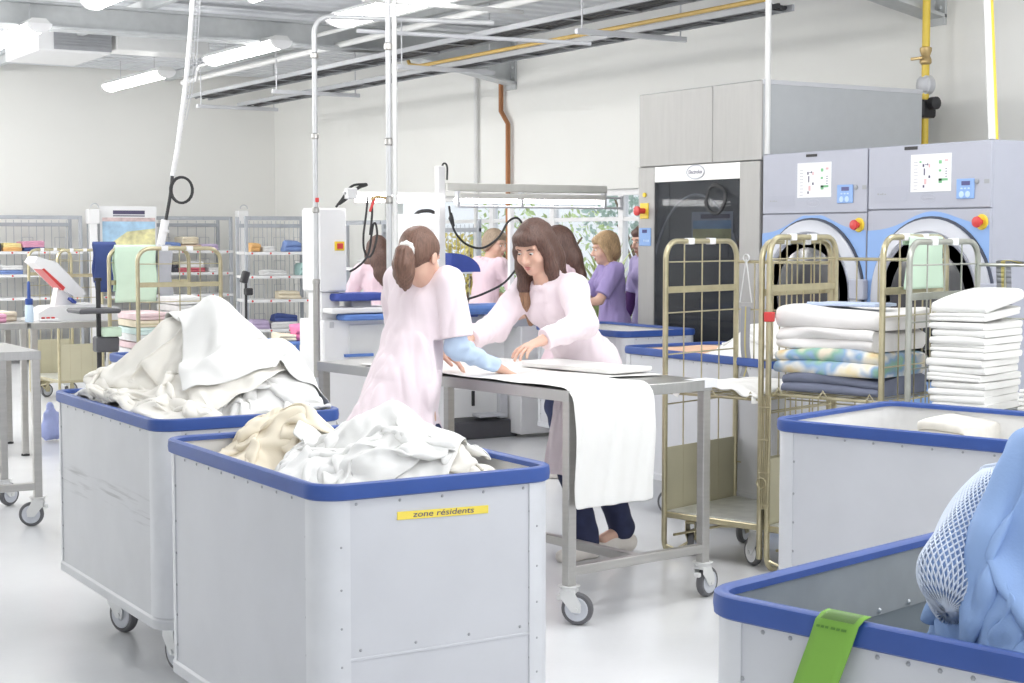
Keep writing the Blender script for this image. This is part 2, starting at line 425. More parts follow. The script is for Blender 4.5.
fixture((X1, 15.5, ZL), (X1, 13.75, ZL), 'fluorescent lamp crossing the steel beam near the hanging cable pole')
fixture((X1, 18.9, ZL), (X1, 16.9, ZL), 'fluorescent lamp farthest back near the rear wall')
fixture((X1 - .16, 12.1, ZL), (X1 - .16, 10.1, ZL), 'fluorescent lamp glowing behind the bent pipe elbow', wide=.3)
fixture((X2, 15.3, ZL), (X2, 13.72, ZL), 'fluorescent lamp at the left beside the ventilation box')
fixture((X2, 12.15, ZL), (X2, 10.4, ZL), 'fluorescent lamp cut by the top edge above the beam')
fixture((4.75 + .3, 12.35, 3.50), (4.75 + .3, 11.7, 3.50), 'small glowing lamp under the deck at the top centre', wide=.1, drop=.1)
def hall_fill_light(loc, power, r=.25):
    l = bpy.data.lights.new('hall_fill_light', 'POINT'); l.shadow_soft_size = r; l.energy = power; l.color = (1, .985, .96)
    o = bpy.data.objects.new('hall_fill_light', l); COL.objects.link(o); o.location = loc; return o
# unseen point lights: further lamp rows, plus fill added for bins and right wall
PW = 46
for (X, Y, k) in ((1.2, -.6, .4), (1.2, 2.4, .3), (3.68, -.6, 1.1), (3.68, 2.4, 1.25), (3.68, 5.2, 1.2), (3.68, 8.0, 1.05), (2.5, 4.6, .65), (2.6, 1.6, .7), (7.5, 4.0, .5), (6.0, -.4, 1.0), (6.0, 2.4, 1.1), (6.0, 5.2, .7), (5.4, 7.4, .2),
                  (-1.4, 8.4, .6), (1.2, 8.4, .8), (-1.4, 11.4, 1.4), (1.2, 11.4, 1.8), (-1.4, 14.4, 2.2), (1.2, 14.4, 2.6), (-1.4, 17.4, 2.4), (1.2, 17.4, 2.8)): hall_fill_light((X, Y, 3.22), PW * k)
# daylight: rear wall left out to let sky light in, and the window, white overcast sky
wd = bpy.data.worlds.new('sky'); SC.world = wd; wd.use_nodes = True
bg = wd.node_tree.nodes['Background']; bg.inputs[0].default_value = (.93, .965, 1.0, 1); bg.inputs[1].default_value = 1.4

# ------------------------------------------------------------------ services under the roof
def tray():
    t = thing('cable_tray', 'long twin cable ladder carrying dark cables under the roof', 'cable tray', (0, 0, 0))
    y0, y1 = 8.3, 18.6
    for (xa, xb, z) in ((6.72, 7.02, 3.2), (7.08, 7.3, 3.07)):
        if xa > 7: yy0, yy1 = y0, 17.8
        else: yy0, yy1 = y0, y1
        f = MB()
        for x in (xa, xb): f.box((x - .010, yy0, z), (x + .010, yy1, z + .045), .003)
        y = yy0 + .1
        while y < yy1: f.box((xa, y, z), (xb, y + .03, z + .010), .002); y += .62
        f.build('ladder_rail', M_tray, t)
        c = MB()
        nk = int((xb - xa) / .030)
        for k in range(nk):
            x = xa + .03 + (xb - xa - .06) * k / (nk - 1)
            c.tube([(x + .006 * math.sin(i * 1.7 + k), yy0 + .05 + (yy1 - yy0 - .1) * i / 24, z + .03 + .008 * math.sin(i * 2.3 + k * 2)) for i in range(25)], .017, 6)
        c.build('cable_bundle', M_black, t)
    for y in (9.75, 12.6, 15.4, 17.6):
        h = MB(); h.box((6.5, y - .02, 3.02), (7.5, y + .02, 3.06), .004)
        for x in (6.55, 7.45): h.cyl((x, y, 3.04), (x, y, ZC), .006, 6)
        h.build('support_strut', M_lgrey, t)
tray()
def pipe(name, label, pts, r, m, cat='pipe', extra=None, grp=None, n=12):
    t = thing(name, label, cat, pts[0], 0, grp); o = np.array(pts[0], float)
    MB().tube(np.array(pts, float) - o, r, n).build('pipe_run', m, t)
    if extra: extra(t, o)
    return t
pipe('gas_pipe', 'ochre yellow gas pipe running lengthwise along the cable ladder', [(7.05, 8.3, 3.13), (7.05, 13.2, 3.13), (7.05, 13.4, 3.16), (7.05, 13.5, 3.3)], .017, M_gasd)
pipe('overhead_pipe', 'pale galvanised pipe running along the top of the cable ladder', [(6.62, 8.2, 3.38), (6.62, 18.4, 3.38)], .03, M_offw)
pipe('overhead_pipe', 'thin galvanised pipe ending above the cable ladder', [(6.4, 9.5, 3.46), (6.4, 17.2, 3.46), (6.4, 17.3, 3.42), (6.4, 17.35, 3.3)], .02, M_offw)
# ventilation box
v0 = atY(38, 55, 16.2); v1 = atY(111, 30, 16.2)
vb = thing('ventilation_box', 'ventilation box with dark grille hanging behind the steel beam', 'ventilation box', (v0[0], 16.2, v0[2]))
W_ = v1[0] - v0[0]; H_ = ZC - v0[2] - .001
MB().box((0, 0, .05), (W_, 1.3, H_), .01).build('casing', M_white, vb)
g = MB()
for k in range(10): g.box((.16, -.02, .1 + k * .03), (W_, .001, .118 + k * .03), .002)
g.box((.16, -.01, .07), (W_, .0, .41), .002); g.build('grille', M_mgrey, vb)
g = MB().box((W_ + .05, -.02, .1), (W_ + 1.05, .4, .42), .01); g.build('duct', M_offw, vb)
# bent white pipe and twin pipes dropping to the machines
A0 = atw(317, 372, 10.5); A1 = atw(317, 20, 10.5); B1 = atw(392, 28, 10.4)
zt = A1[2] + .0
ax = np.array([A0[0], A0[1]]);
pp = [(ax[0], ax[1], .0), (ax[0], ax[1], zt - .1)] + [(ax[0] + .1 * (1 - math.cos(a)) * .85, ax[1] - .1 * (1 - math.cos(a)) * .5, zt - .1 + .1 * math.sin(a)) for a in np.linspace(.2, PI / 2, 6)]
e_ = np.array(pp[-1]); pp.append(tuple(e_ + np.array([.95, -.5, -.03])))
def fit1(t, o):
    for z in (zt - .25, 2.2, 1.72, 1.25): MB().lathe([(.018, -.02), (.025, -.012), (.025, .012), (.018, .02)], 12, o=(0, 0, z - o[2])).build('coupling', M_steel, t)
    k = MB().cyl((0, 0, 1.25 - o[2]), (0.0, 0, .62 - o[2]), .022, 12); k.build('lower_sleeve', M_steel, t)
    k = MB().box((-.012, -.032, 1.77 - o[2]), (.012, -.015, 1.80 - o[2]), .004); k.build('valve_lever', M_red, t)
pipe('air_pipe', 'white compressed air pipe with a bent elbow beside the white cabinet', pp, .017, M_pipe, extra=fit1)
C1 = atw(389.5, 300, 10.2); C2 = atw(395.5, 300, 10.2)
def fit2(t, o):
    for z in (1.78, 2.15, 2.75): MB().lathe([(.019, -.025), (.027, -.016), (.027, .016), (.019, .025)], 12, o=(0, 0, z - o[2])).build('coupling', M_steel, t)
    k = MB().box((-.125, -.008, 1.70 - o[2]), (-.11, .008, 1.80 - o[2]), .004, R=rotm(0, .4, 0)); k.build('valve_lever', M_red, t)
    MB().tube([(0, 0, 1.79 - o[2]), (-.09, 0, 1.80 - o[2]), (-.125, 0, 1.78 - o[2])], .01, 8).build('valve_arm', M_brass, t)
pipe('steam_pipe', 'grey steel steam pipe with brass valve behind the ponytailed person', [(C1[0], C1[1], .9), (C1[0], C1[1], ZC - .003)], .018, M_pipe, extra=fit2)
pipe('steam_pipe', 'white pipe close beside the brass valved steel pipe', [(C2[0], C2[1], .9), (C2[0], C2[1], ZC - .003)], .017, M_offw)
T0 = atw(352, 20, 10.35)
pipe('overhead_pipe', 'thin grey conduit crossing between the bent pipe and the cable ladder', [(pp[-2][0] + .15, pp[-2][1] - .1, zt - .09), (pp[-2][0] + 1.75, pp[-2][1] - .45, zt - .11)], .014, M_lgrey)
pipe('overhead_pipe', 'upper cross pipe joining the cable ladder above the twin pipes', [(5.0, 10.2, 3.21), (6.75, 10.9, 3.33)], .018, M_offw)
# wall pipes
q = atX(475, 200, XW - .05)
pipe('conduit', 'slim white conduit standing against the right wall', [(XW - .04, q[1], .0), (XW - .04, q[1], 3.4)], .022, M_offw)
q0 = atX(501, 84, XW - .05); q1 = atX(508, 120, XW - .05)
pipe('copper_pipe', 'brown copper pipe with a small offset below the beam end', [(XW - .05, q0[1], q0[2]), (XW - .05, q0[1], q0[2] - .28), (XW - .05, q1[1], q0[2] - .42), (XW - .05, q1[1], .0)], .026, M_copper)
# gas drop behind the dryers with valve, regulator and filter
gq = atX(925, 100, 8.35)
def fitg(t, o):
    def zz(py): return atX(925, py, 8.35)[2] - o[2]
    MB().lathe([(.03, zz(65)), (.042, zz(63)), (.042, zz(60)), (.03, zz(56)), (.042, zz(51)), (.042, zz(48)), (.03, zz(47))][::1], 14).build('ball_valve', M_brass, t)
    MB().box((-.06, -.02, zz(60)), (-.04, .09, zz(57)), .004).build('valve_lever', M_brass, t)
    k = MB().lathe([(.03, 0), (.07, .02), (.07, .07), (.03, .09)], 18, axis=(-1, 0, 0), o=(.05, 0, zz(85))); k.lathe([(.05, zz(92)), (.06, zz(90)), (.06, zz(80)), (.05, zz(78))], 14)
    k.build('regulator', M_lgrey, t)
    k = MB().box((-.07, -.05, zz(118)), (.07, .06, zz(100)), .015); k.lathe([(.03, 0), (.045, .01), (.045, .06), (.02, .075)], 14, axis=(0, -1, 0), o=(0, -.05, zz(104))); k.build('gas_solenoid', M_black, t)
    MB().lathe([(.03, zz(119)), (.042, zz(116)), (.03, zz(111))], 12).build('brass_union', M_brass, t)
pipe('gas_pipe', 'yellow gas pipe dropping behind the dryers with valve and regulator', [(8.35, gq[1], .0), (8.35, gq[1], ZC - .003)], .028, M_gas, extra=fitg)
q0 = atX(902, 100, 6.9)
def col(px, X): return atX(px, 100, X)
a0 = atX(992, 137, 6.78); a1 = atX(987, 0, 6.95)
d_ = (a1 - a0); d_ = d_ / d_[2]
pipe('flue_pipe', 'white pipe rising from the rear edge of the right dryer', [a0 + d_ * (2.073 - a0[2]), a0 + d_ * (ZC - a0[2] - .005)], .020, M_offw)
b0 = atX(996.3, 137, 6.80); 
pipe('gas_pipe', 'slim yellow pipe beside the white pipe above the right dryer', [b0 + d_ * (2.073 - b0[2]), b0 + d_ * (ZC - b0[2] - .005)], .012, M_gas)
c0 = atX(767, 154, 6.74)
pipe('flue_pipe', 'white pipe between the tall machine and the left dryer', [(c0[0], c0[1], 2.075), (c0[0], c0[1], ZC - .005)], .02, M_offw)
# ================================================================== trolleys, tables, cages
def caster(t, loc, a=0.0, r=.06, w=.032, top=.16, tyre=None, hub=None, fork=None, off=.035, brake=False, name='caster'):
    """swivel caster under (x, y); a = heading; wheel trails by off"""
    x, y = loc; ca, sa = math.cos(a), math.sin(a)
    R = rotm(0, 0, a); o = np.array([x, y, 0.0]); wc = o + R @ np.array([off, 0, r])
    f = MB()
    P = []
    for sgn in (-1, 1):
        poly = [(off - .018, r - .012), (off + .018, r - .012), (off + .022, r + .02), (.03, top - .025), (-.03, top - .025), (-.03, r + .045)]
        d0 = sgn * (w / 2 + .006); d1 = sgn * (w / 2 + .010)
        if sgn < 0: d0, d1 = d1, d0
        f.prism(poly, d0, d1, lambda u, v, d: o + R @ np.array([u, d, v]))
    f.box(o + np.array([-.034, -w / 2 - .011, top - .03]), o + np.array([.034, w / 2 + .011, top - .016]), .004, R=R, o=o)
    f.lathe([(.03, top - .02), (.034, top - .012), (.034, top - .003), (.045, top - .002), (.045, top)], 14, o=(x, y, 0))
    f.cyl(wc + R @ np.array([0, -w / 2 - .014, 0]), wc + R @ np.array([0, w / 2 + .014, 0]), .009, 8)
    if brake: f.box(o + np.array([-.05, -.014, r + .03]), o + np.array([-.028, .014, r + .05]), .004, R=R, o=o)
    c = f.build(name, fork or M_zincw, t)
    ax = R @ np.array([0, 1, 0]); m = MB()
    m.lathe([(r * .74, -w / 2), (r * .93, -w / 2), (r, -w / 2 + .008), (r, w / 2 - .008), (r * .93, w / 2), (r * .74, w / 2)], 26, axis=ax, o=wc, mi=0)
    m.lathe([(.012, -w / 2 - .005), (r * .28, -w / 2 - .005), (r * .34, -w / 2 - .0015), (r * .60, -w / 2 - .0015), (r * .68, -w / 2 - .003), (r * .75, -w / 2 - .001), (r * .75, w / 2 + .001), (r * .68, w / 2 + .003), (r * .60, w / 2 + .0015), (r * .34, w / 2 + .0015), (r * .28, w / 2 + .005), (.012, w / 2 + .005)], 26, axis=ax, o=wc, mi=1)
    m.build('wheel', [tyre or M_rubber, hub or M_hub], c)
    return c

def laundry_bin(label, ctr, rz, W, L, zt=.93, zb=.215, body=None, inner=None, casters=((-1, -1, 2.2), (1, -1, .6), (-1, 1, 2.0), (1, 1, 1.1)), seam=True, bandh=.038, notch=False, r=.07, fork=None):
    t = thing('laundry_bin', label, 'laundry bin', (ctr[0], ctr[1], 0), rz, 'blue rimmed laundry bins')
    th = .006
    o1 = rrect(W - .02, L - .02, r, 8); i1 = rrect(W - .02 - 2 * th, L - .02 - 2 * th, r - th, 8)
    m = MB(); n = len(o1)
    rings = [ring3(o1, zb + .03), ring3(o1, zt - .012), ring3(i1, zt - .012), ring3(i1, zb + .06)]
    k = MB().loft(rings[:2], 0, False, False); k.loft(rings[1:], 1, False, True)
    # rivets and seam
    hw, hl = (W - .02) / 2, (L - .02) / 2
    def rivet(p, nrm): k.lathe([(.0045, 0), (.004, .0015), (.0015, .0028)], 6, axis=nrm, o=p, mi=2)
    zs = [zb + .09 + (zt - zb - .2) * q for q in (0, .18, .36, .55, .74, .95)]
    for sx in (-1, 1):
        for z in zs:
            for dx in (.011, -.010):
                rivet((sx * (hw - r + .002) - sx * dx, -hl, z + dx * 2), (0, -1, 0)); rivet((sx * (hw - r + .002) - sx * dx, hl, z), (0, 1, 0))
            rivet((sx * hw, -(hl - r) + .014, z), (sx, 0, 0)); rivet((sx * hw, hl - r - .014, z), (sx, 0, 0))
        for q in np.linspace(-hl + r, hl - r, 11): rivet((sx * hw, q, zt - bandh - .010), (sx, 0, 0))
    for q in np.linspace(-hw + r + .03, hw - r - .03, 5):
        rivet((q, -hl, zt - bandh - .012), (0, -1, 0))
    if seam:
        zs_ = zb + .27
        k.box((-hw + r, -hl - .0025, zs_ - .004), (hw - r, -hl + .001, zs_ + .004), .001, mi=0)
        for q in np.linspace(-hw + r + .04, hw - r - .04, 4): rivet((q, -hl, zs_ + .022), (0, -1, 0))
    k.build('panel_body', [body or M_bin, inner or M_bininner, M_mgrey], t, 25)
    # rounded corner posts
    for (sx, sy) in ((-1, -1), (1, -1), (1, 1), (-1, 1)):
        c = MB(); a0 = math.atan2(sy, sx) - PI / 4
        cx, cy = sx * (hw - r), sy * (hl - r); pts = []
        ext = .012
        u0 = np.array([math.cos(a0), math.sin(a0)]); u1 = np.array([math.cos(a0 + PI / 2), math.sin(a0 + PI / 2)])
        ro = r + .003
        pts = [np.array([cx, cy]) + ro * u0 - ext * u1] + [np.array([cx, cy]) + ro * np.array([math.cos(a), math.sin(a)]) for a in np.linspace(a0, a0 + PI / 2, 9)] + [np.array([cx, cy]) + ro * u1 - ext * u0]
        inn = [p - .004 * ((p - np.array([cx, cy])) / np.linalg.norm(p - np.array([cx, cy]))) for p in pts]
        poly = np.array(pts + inn[::-1])
        c.loft([ring3(poly, zb + .04), ring3(poly, zt - .02)]); c.build('corner_post', M_binmet, t, 40, recalc=True)
    # bottom frame
    f = MB(); of = rrect(W - .008, L - .008, r + .004, 8); fi = rrect(W - .05, L - .05, r - .02, 8)
    f.loft([ring3(fi, zb), ring3(of, zb), ring3(of, zb + .03), ring3(o1, zb + .038), ring3(fi, zb + .05)], 0, True, True); f.build('base_frame', body or M_bin, t, 30)
    # blue rim: swept profile around the top
    rr = []
    for dz, du in ((-.0, -.014), (.004, -.008), (.005, .006), (.001, .012), (-bandh * .5, .014), (-bandh + .004, .012), (-bandh, .006), (-bandh, .001), (-.014, .001), (-.012, -.016)):
        rr.append(ring3(rrect(W - .02 + 2 * du, L - .02 + 2 * du, r + du, 8), zt + dz))
    rr.append(rr[0]); b = MB().loft(rr, 0, False, False)
    b.build('rim', M_blue, t, 40, recalc=True)
    for (sx, sy, a) in casters: caster(t, (sx * (hw - .15), sy * (hl - .30)), a, .07, .036, zb + .002, fork=fork or M_zincw, tyre=M_rubber)
    return t

def corner_center(nl, rz, W, L):
    """centre of a bin whose near-left corner is nl; local x = width, local y = length"""
    R = rotm(0, 0, rz); c = np.array([nl[0], nl[1], 0]) + R @ np.array([W / 2, L / 2, 0]); return c[:2]
B1 = dict(nl=(1.612, 3.56), W=.712, L=1.15)
B2 = dict(nl=(1.735, 5.13), W=.70, L=1.26)
cs = ((-1, -1, 1.9), (1, -1, .6), (-1, 1, 2.4), (1, 1, 1.1))
b1c = corner_center(B1['nl'], 0, B1['W'], B1['L']); b2c = corner_center(B2['nl'], 0, B2['W'], B2['L'])
bin1 = laundry_bin('grey laundry bin in front with a yellow zone résidents strip', b1c, 0, B1['W'], B1['L'], casters=cs)
bin2 = laundry_bin('grey laundry bin heaped highest with sheets, left of the labelled bin', b2c, 0, B2['W'], B2['L'], casters=((-1, -1, -1.4), (1, -1, .6), (-1, 1, -1.2), (1, 1, 1.1)), body=M_scuff)
# yellow lettered strip on the first bin
y0 = -B1['L'] / 2 + .01
pa = atY(397, 516, B1['nl'][1] + .01); pb = atY(488, 509, B1['nl'][1] + .01)
def loc1(p): return np.array([p[0] - b1c[0], p[1] - b1c[1], p[2]])
qa, qb = loc1(pa), loc1(pb); mid = (qa + qb) / 2; th_ = math.atan2(qb[2] - qa[2], qb[0] - qa[0]); Ls = math.hypot(qb[0] - qa[0], qb[2] - qa[2])
st = MB().box((mid[0] - Ls / 2, y0 - .0025, mid[2] - .0105), (mid[0] + Ls / 2, y0 + .0005, mid[2] + .0105), .0006, R=rotm(0, -th_, 0)).build('name_strip', M_tape, bin1)
tag(st, 'yellow adhesive strip reading zone résidents')
text('lettering', 'zone résidents', .0215, M_ink, st, frame_matrix((mid[0], y0 - .0028, mid[2] + .001), (math.cos(th_), 0, math.sin(th_)), (0, -1, 0)), sx=1.42, shear=.12, extrude=.0006)
# right hand bins
R3 = rad(16.0)
B3 = dict(nl=(3.556, 4.10), W=.80, L=1.25)
R3b = rad(17.0)
def bin_from_corner(nl, rz, lx, ly): R = rotm(0, 0, rz); return (np.array([nl[0], nl[1], 0]) + R @ np.array([lx / 2, ly / 2, 0]))[:2]
# corner seen at px 777: far-left corner; the long side comes towards the viewer
c3 = (np.array([3.533, 4.118, 0]) + rotm(0, 0, R3) @ np.array([.40, -.60, 0]))[:2]
bin3 = laundry_bin('grey laundry bin at the right holding one folded white towel', c3, R3, .80, 1.20, seam=False, inner=M_bininner)
R4 = rad(13.0)
c4 = (np.array([1.7015, 2.170, 0]) + rotm(0, 0, R4) @ np.array([.60, -.36, 0]))[:2]
bin4 = laundry_bin('grey laundry bin in the bottom right corner with light blue laundry', c4, R4, 1.2, .72, inner=M_galv, seam=False)
c5 = (5.18 + .36, 6.0 + .66)
bin5 = laundry_bin('grey laundry bin behind the empty roll cage, in front of the tall machine', c5, 0, .72, 1.32, seam=False)
c6 = (6.26, 8.92)
bin6 = laundry_bin('grey laundry bin standing beside the left edge of the tall machine', c6, 0, .62, 1.1, seam=False)
p7 = atz(106, 353.5, .93)
c7 = (p7[0] + .33, p7[1] - .44)
bin7 = laundry_bin('grey laundry bin behind the tallest heap, mostly hidden', c7, 0, .66, .88, seam=False)
# inner stiffening strip of bin 4
s_ = MB().box((-.53, .3408, .80), (.53, .3435, .917), .0003)
for q in np.linspace(-.48, .48, 10): s_.lathe([(.006, 0), (.005, .002), (.002, .004)], 8, axis=(0, -1, 0), o=(q, .338, .81))
s_.build('liner_strip', mat('liner_band', (.52, .55, .57), .35, metal=.4, var=.05), bin4)
# green tag taped over bin 4's rim
R4m = rotm(0, 0, R4); n4 = R4m @ np.array([0, -1, 0])   # placeholder axis
def in4(px, py, z): p = atz(px, py, z) - np.array([c4[0], c4[1], 0]); return R4m.T @ p
ga, gb = in4(822, 620, .935), in4(866, 629, .935)
xe = -.60 - .003   # left face of the bin in local x
ya, yb_ = ga[1], gb[1]
def tagpt(s, q):   # s along the rim (0..1), q down the tag (0..1)
    return None

# ------------------------------------------------------------------ steel tables
def steel_table(label, corner, W, L, rz=0.0, zt=.94, casters=True, thick=.045, leg=.042, group='stainless steel work tables', cdir=(.5, .9, 1.2, .4), shelf=False, hframe=True):
    """corner = near-left corner (local 0,0); W along local x, L along local y"""
    t = thing('work_table', label, 'table', (corner[0], corner[1], 0), rz, group)
    k = MB(); k.box((0, 0, zt - .004), (W, L, zt), .0015)
    k.box((0, 0, zt - thick), (W, .003, zt - .003), .001); k.box((0, L - .003, zt - thick), (W, L, zt - .003), .001)
    k.box((0, 0, zt - thick), (.003, L, zt - .003), .001); k.box((W - .003, 0, zt - thick), (W, L, zt - .003), .001)
    k.box((.02, .02, zt - .03), (W - .02, L - .02, zt - .012), .002)
    k.build('tabletop', M_steelh, t)
    zc = .155 if casters else 0.0
    ins = .004
    pos = [(ins, ins), (W - ins - leg, ins), (W - ins - leg, L - ins - leg), (ins, L - ins - leg)]
    for i, (x, y) in enumerate(pos):
        MB().box((x, y, zc), (x + leg, y + leg, zt - .035), .003).build('leg', M_steel, t)
        if casters: caster(t, (x + leg / 2, y + leg / 2), cdir[i], .065, .032, zc + .002, tyre=M_rubber, hub=M_hub, fork=M_offw, brake=True)
        else: MB().lathe([(.03, 0), (.03, .012), (.015, .02), (.015, .05)], 12, o=(x + leg / 2, y + leg / 2, 0)).build('foot', M_black, t)
    if hframe:
        h = MB(); zb = .235; b = .038
        h.box((leg, ins + .002, zb - b), (W - leg, ins + leg - .002, zb), .003); h.box((leg, L - ins - leg + .002, zb - b), (W - leg, L - ins - .002, zb), .003)
        h.box((W / 2 - .02, leg, zb - b), (W / 2 + .02, L - leg, zb), .003); h.build('stretcher', M_steel, t)
    return t
tab = steel_table('long stainless steel table the two people fold a sheet on', (3.444, 5.212), .80, 1.90, rz=rad(6.8), cdir=(-1.0, .2, 1.2, 2.0))
tab2 = steel_table('stainless steel table cut by the left edge of the photo', (2.255 - 1.7, 8.50), 1.7, .78, cdir=(-1, 2.7, .5, 1.0))
tb3 = atz(31, 323, .94)
tab3 = steel_table('far stainless steel table carrying the label press, at the left', (tb3[0] - .0, tb3[1]), .82, .8, rz=0, casters=False, hframe=False)
q3 = atz(-6, 318, .94)
tab4 = steel_table('stainless steel side table meeting the label press table at the far left', (tb3[0] - .95, tb3[1] + .02), .93, 1.0, casters=False, hframe=False)
# white card bumper taped on the main table corner
cb = MB().box((.752, -.0035, .908), (.83, .0, .942), .001, R=rotm(0, 0, 0)); cb.box((.70, -.003, .9405), (.83, .07, .942), .0005)
tag(cb.build('corner_label', M_paper, tab), 'white card label taped over the table corner')

# ------------------------------------------------------------------ roll cages
DA = rad(-73.5)
dv = np.array([math.cos(DA), math.sin(DA), 0]); ev = np.array([-dv[1], dv[0], 0])   # dv: along the row towards the viewer; ev: away to the right
PA = atz(664, 556, 0)
def cage(label, P0, length, depth, m, panels=(True, True), sheet=True, shelf=None, rail=True, rz=None, name='roll_cage', gate=False, H=1.525, rods=3, bars=True, ends=None, strap=False, deck_z=.225, group='zinc plated roll cages', sheetz=.53, inset=0.0):
    """local x = depth (ev), local y = -along row; the first panel at y=0, the second at y=-length"""
    t = thing(name, label, 'roll cage', P0, (DA + PI / 2) if rz is None else rz, group)
    r = .0135; R_ = .085; D = depth; Z = H
    for pi, on in enumerate(panels):
        if not on: continue
        y = 0.0 if pi == 0 else -length
        k = MB(); zlow = .06
        path = [(0, y, zlow)] + [(0, y, Z - R_)] + arc_pts((R_, y, Z - R_), R_, PI, PI / 2, 7, (1, 0, 0), (0, 0, 1))[1:] + arc_pts((D - R_, y, Z - R_), R_, PI / 2, 0, 7, (1, 0, 0), (0, 0, 1)) + [(D, y, zlow + .12)]
        if pi == 0: path = arc_pts((.07, y, zlow + .02), .07, -PI / 2, -PI, 6, (1, 0, 0), (0, 0, 1)) + path[1:]
        k.tube(path, r, 10)
        p = k.build('end_panel', m, t)
        w = MB()
        for q in range(1, rods + 1): w.tube([(D * q / (rods + 1), y, deck_z), (D * q / (rods + 1), y, Z - .004)], .0038, 6)
        if bars:
            for z in (Z - .10, Z - .345, .98, .74): w.tube([(0, y, z), (D, y, z)], .0038, 6)
        w.box((0, y - .004, Z - .25), (D, y + .004, Z - .218), .002); w.build('wire_rods', m, p)
        MB().box((D * .28, y - .016, Z - .016), (D * .36, y + .016, Z + .0155), .003).build('white_clip', M_white, p)
        MB().box((D * .58, y - .016, Z - .016), (D * .66, y + .016, Z + .0155), .003).build('white_clip', M_white, p)
        if sheet: MB().box((.012, y - .003, deck_z - .01), (D - .012, y + .003, sheetz), .001).build('kick_plate', M_cagepl, p)
    b = MB(); b.box((0, -length, deck_z - .035), (D, 0, deck_z - .006), .004); fr = b.build('base_frame', m, t)
    MB().box((.01, -length + .01, deck_z - .008), (D - .01, -.01, deck_z), .001).build('deck_sheet', M_deck, fr)
    u = MB(); u.tube([(.05, -.02, .10), (.08, -length * .5, .17), (.10, -length + .04, .19)], .007, 6); u.tube([(.0, 0, .02 + .04), (.03, -.05, .035), (.10, -.13, .10), (.14, -.18, .19)], .008, 6); u.build('bumper_rod', m, fr)
    if rail:
        k = MB()
        for z in (Z - .105, Z - .345, .74, .40): k.tube([(D, 0, z), (D, -length, z)], .008 if z > 1.4 else .004, 8)
        for q in range(1, 5): k.tube([(D, -length * q / 5, deck_z), (D, -length * q / 5, Z - .105)], .004, 6)
        k.build('rear_rods', m, t)
    if shelf:
        k = MB(); z = shelf; 
        for x in np.linspace(.02, D - .02, 9): k.tube([(x, -.012, z), (x, -length + .012, z)], .0035, 6)
        for y in np.linspace(-.012, -length + .012, 4): k.tube([(.012, y, z - .006), (D - .012, y, z - .006)], .005, 6)
        for x in (.012, D - .012): k.tube([(x, -.012, z - .004), (x, -length + .012, z - .004)], .0065, 6)
        for y in np.linspace(-.05, -length + .06, 3): k.tube([(.004, y + .02, z - .005), (.004, y, z + .03), (.012, y - .02, z - .005)], .004, 6)
        k.build('wire_shelf', m, t)
    if gate:
        k = MB()
        for q in range(5): k.tube([(-.03, -.02 + .010 * q, .30), (-.028, -.03 + .011 * q, .82)], .0042, 6)
        for z in (.32, .47, .62, .77): k.tube([(-.03, -.03, z), (-.028, .03, z)], .004, 6)
        k.tube(arc_pts((-.035, .01, .42), .025, 0, 2 * PI, 10, (0, 1, 0), (0, 0, 1)), .004, 6)
        k.build('folded_gate', m, t)
    if strap:
        k = MB(); y = -length * .12
        pts = [(D - .01, y, Z - .33), (D - .015, y, 1.0), (D - .012, y - .01, .9), (D - .02, y, .84)]
        P = spline(pts, 6); wv = np.array([0, .028, 0])
        for i in range(len(P) - 1):
            k.add([P[i] - wv, P[i] + wv, P[i + 1] + wv, P[i + 1] - wv], [(0, 1, 2, 3)], 0)
            k.add([P[i] - wv * .14 + (-.002, 0, 0), P[i] + wv * .14 + (-.002, 0, 0), P[i + 1] + wv * .14 + (-.002, 0, 0), P[i + 1] - wv * .14 + (-.002, 0, 0)], [(0, 1, 2, 3)], 1)
        s = k.build('strap', [mat('grey_webbing', (.30, .31, .34), .8), mat('dull_yellow', (.55, .47, .18), .8)], t)
        k = MB(); k.tube([(D - .012, y, Z - .09), (D - .012, y - .035, Z - .31), (D - .012, y + .035, Z - .31), (D - .012, y, Z - .09)], .004, 6)
        k.tube(arc_pts((D - .012, y, Z - .085), .018, 0, 2 * PI, 10, (0, 1, 0), (0, 0, 1)), .004, 6); k.build('strap_buckle', M_zincw, s)
    for (x, y, a, nm) in ((.09, -.10, .3, 0), (.09, -length + .07, 1.1, 1), (D - .09, -.10, .2, 0), (D - .09, -length + .07, .5, 1)):
        caster(t, (x, y), a, .065, .03, deck_z - .033, fork=M_zincw if nm else M_cage, tyre=M_rubber, hub=M_hub if not nm else M_white)
    return t
def rowpt(s): return PA + dv * s
cageA = cage('empty roll cage with a plated base between the table and the bin', rowpt(0), .545, .60, M_cage, shelf=.80, strap=True)
cageB = cage('roll cage carrying the folded quilts on its wire shelf', rowpt(.585), .575, .58, M_cage, H=1.545, shelf=.83, gate=True)
M_cageg = mat('grey_zinc', (.42, .43, .39), .34, metal=.7, var=.08, scale=20)
k = MB().box((-.018, -.022, 1.16), (.018, .018, 1.205), .004); k.build('red_tape', M_red, cageB)
cageC = cage('roll cage carrying the tall stack of white towels', rowpt(1.285), .66, .64, M_cageg, shelf=.80, panels=(True, True))
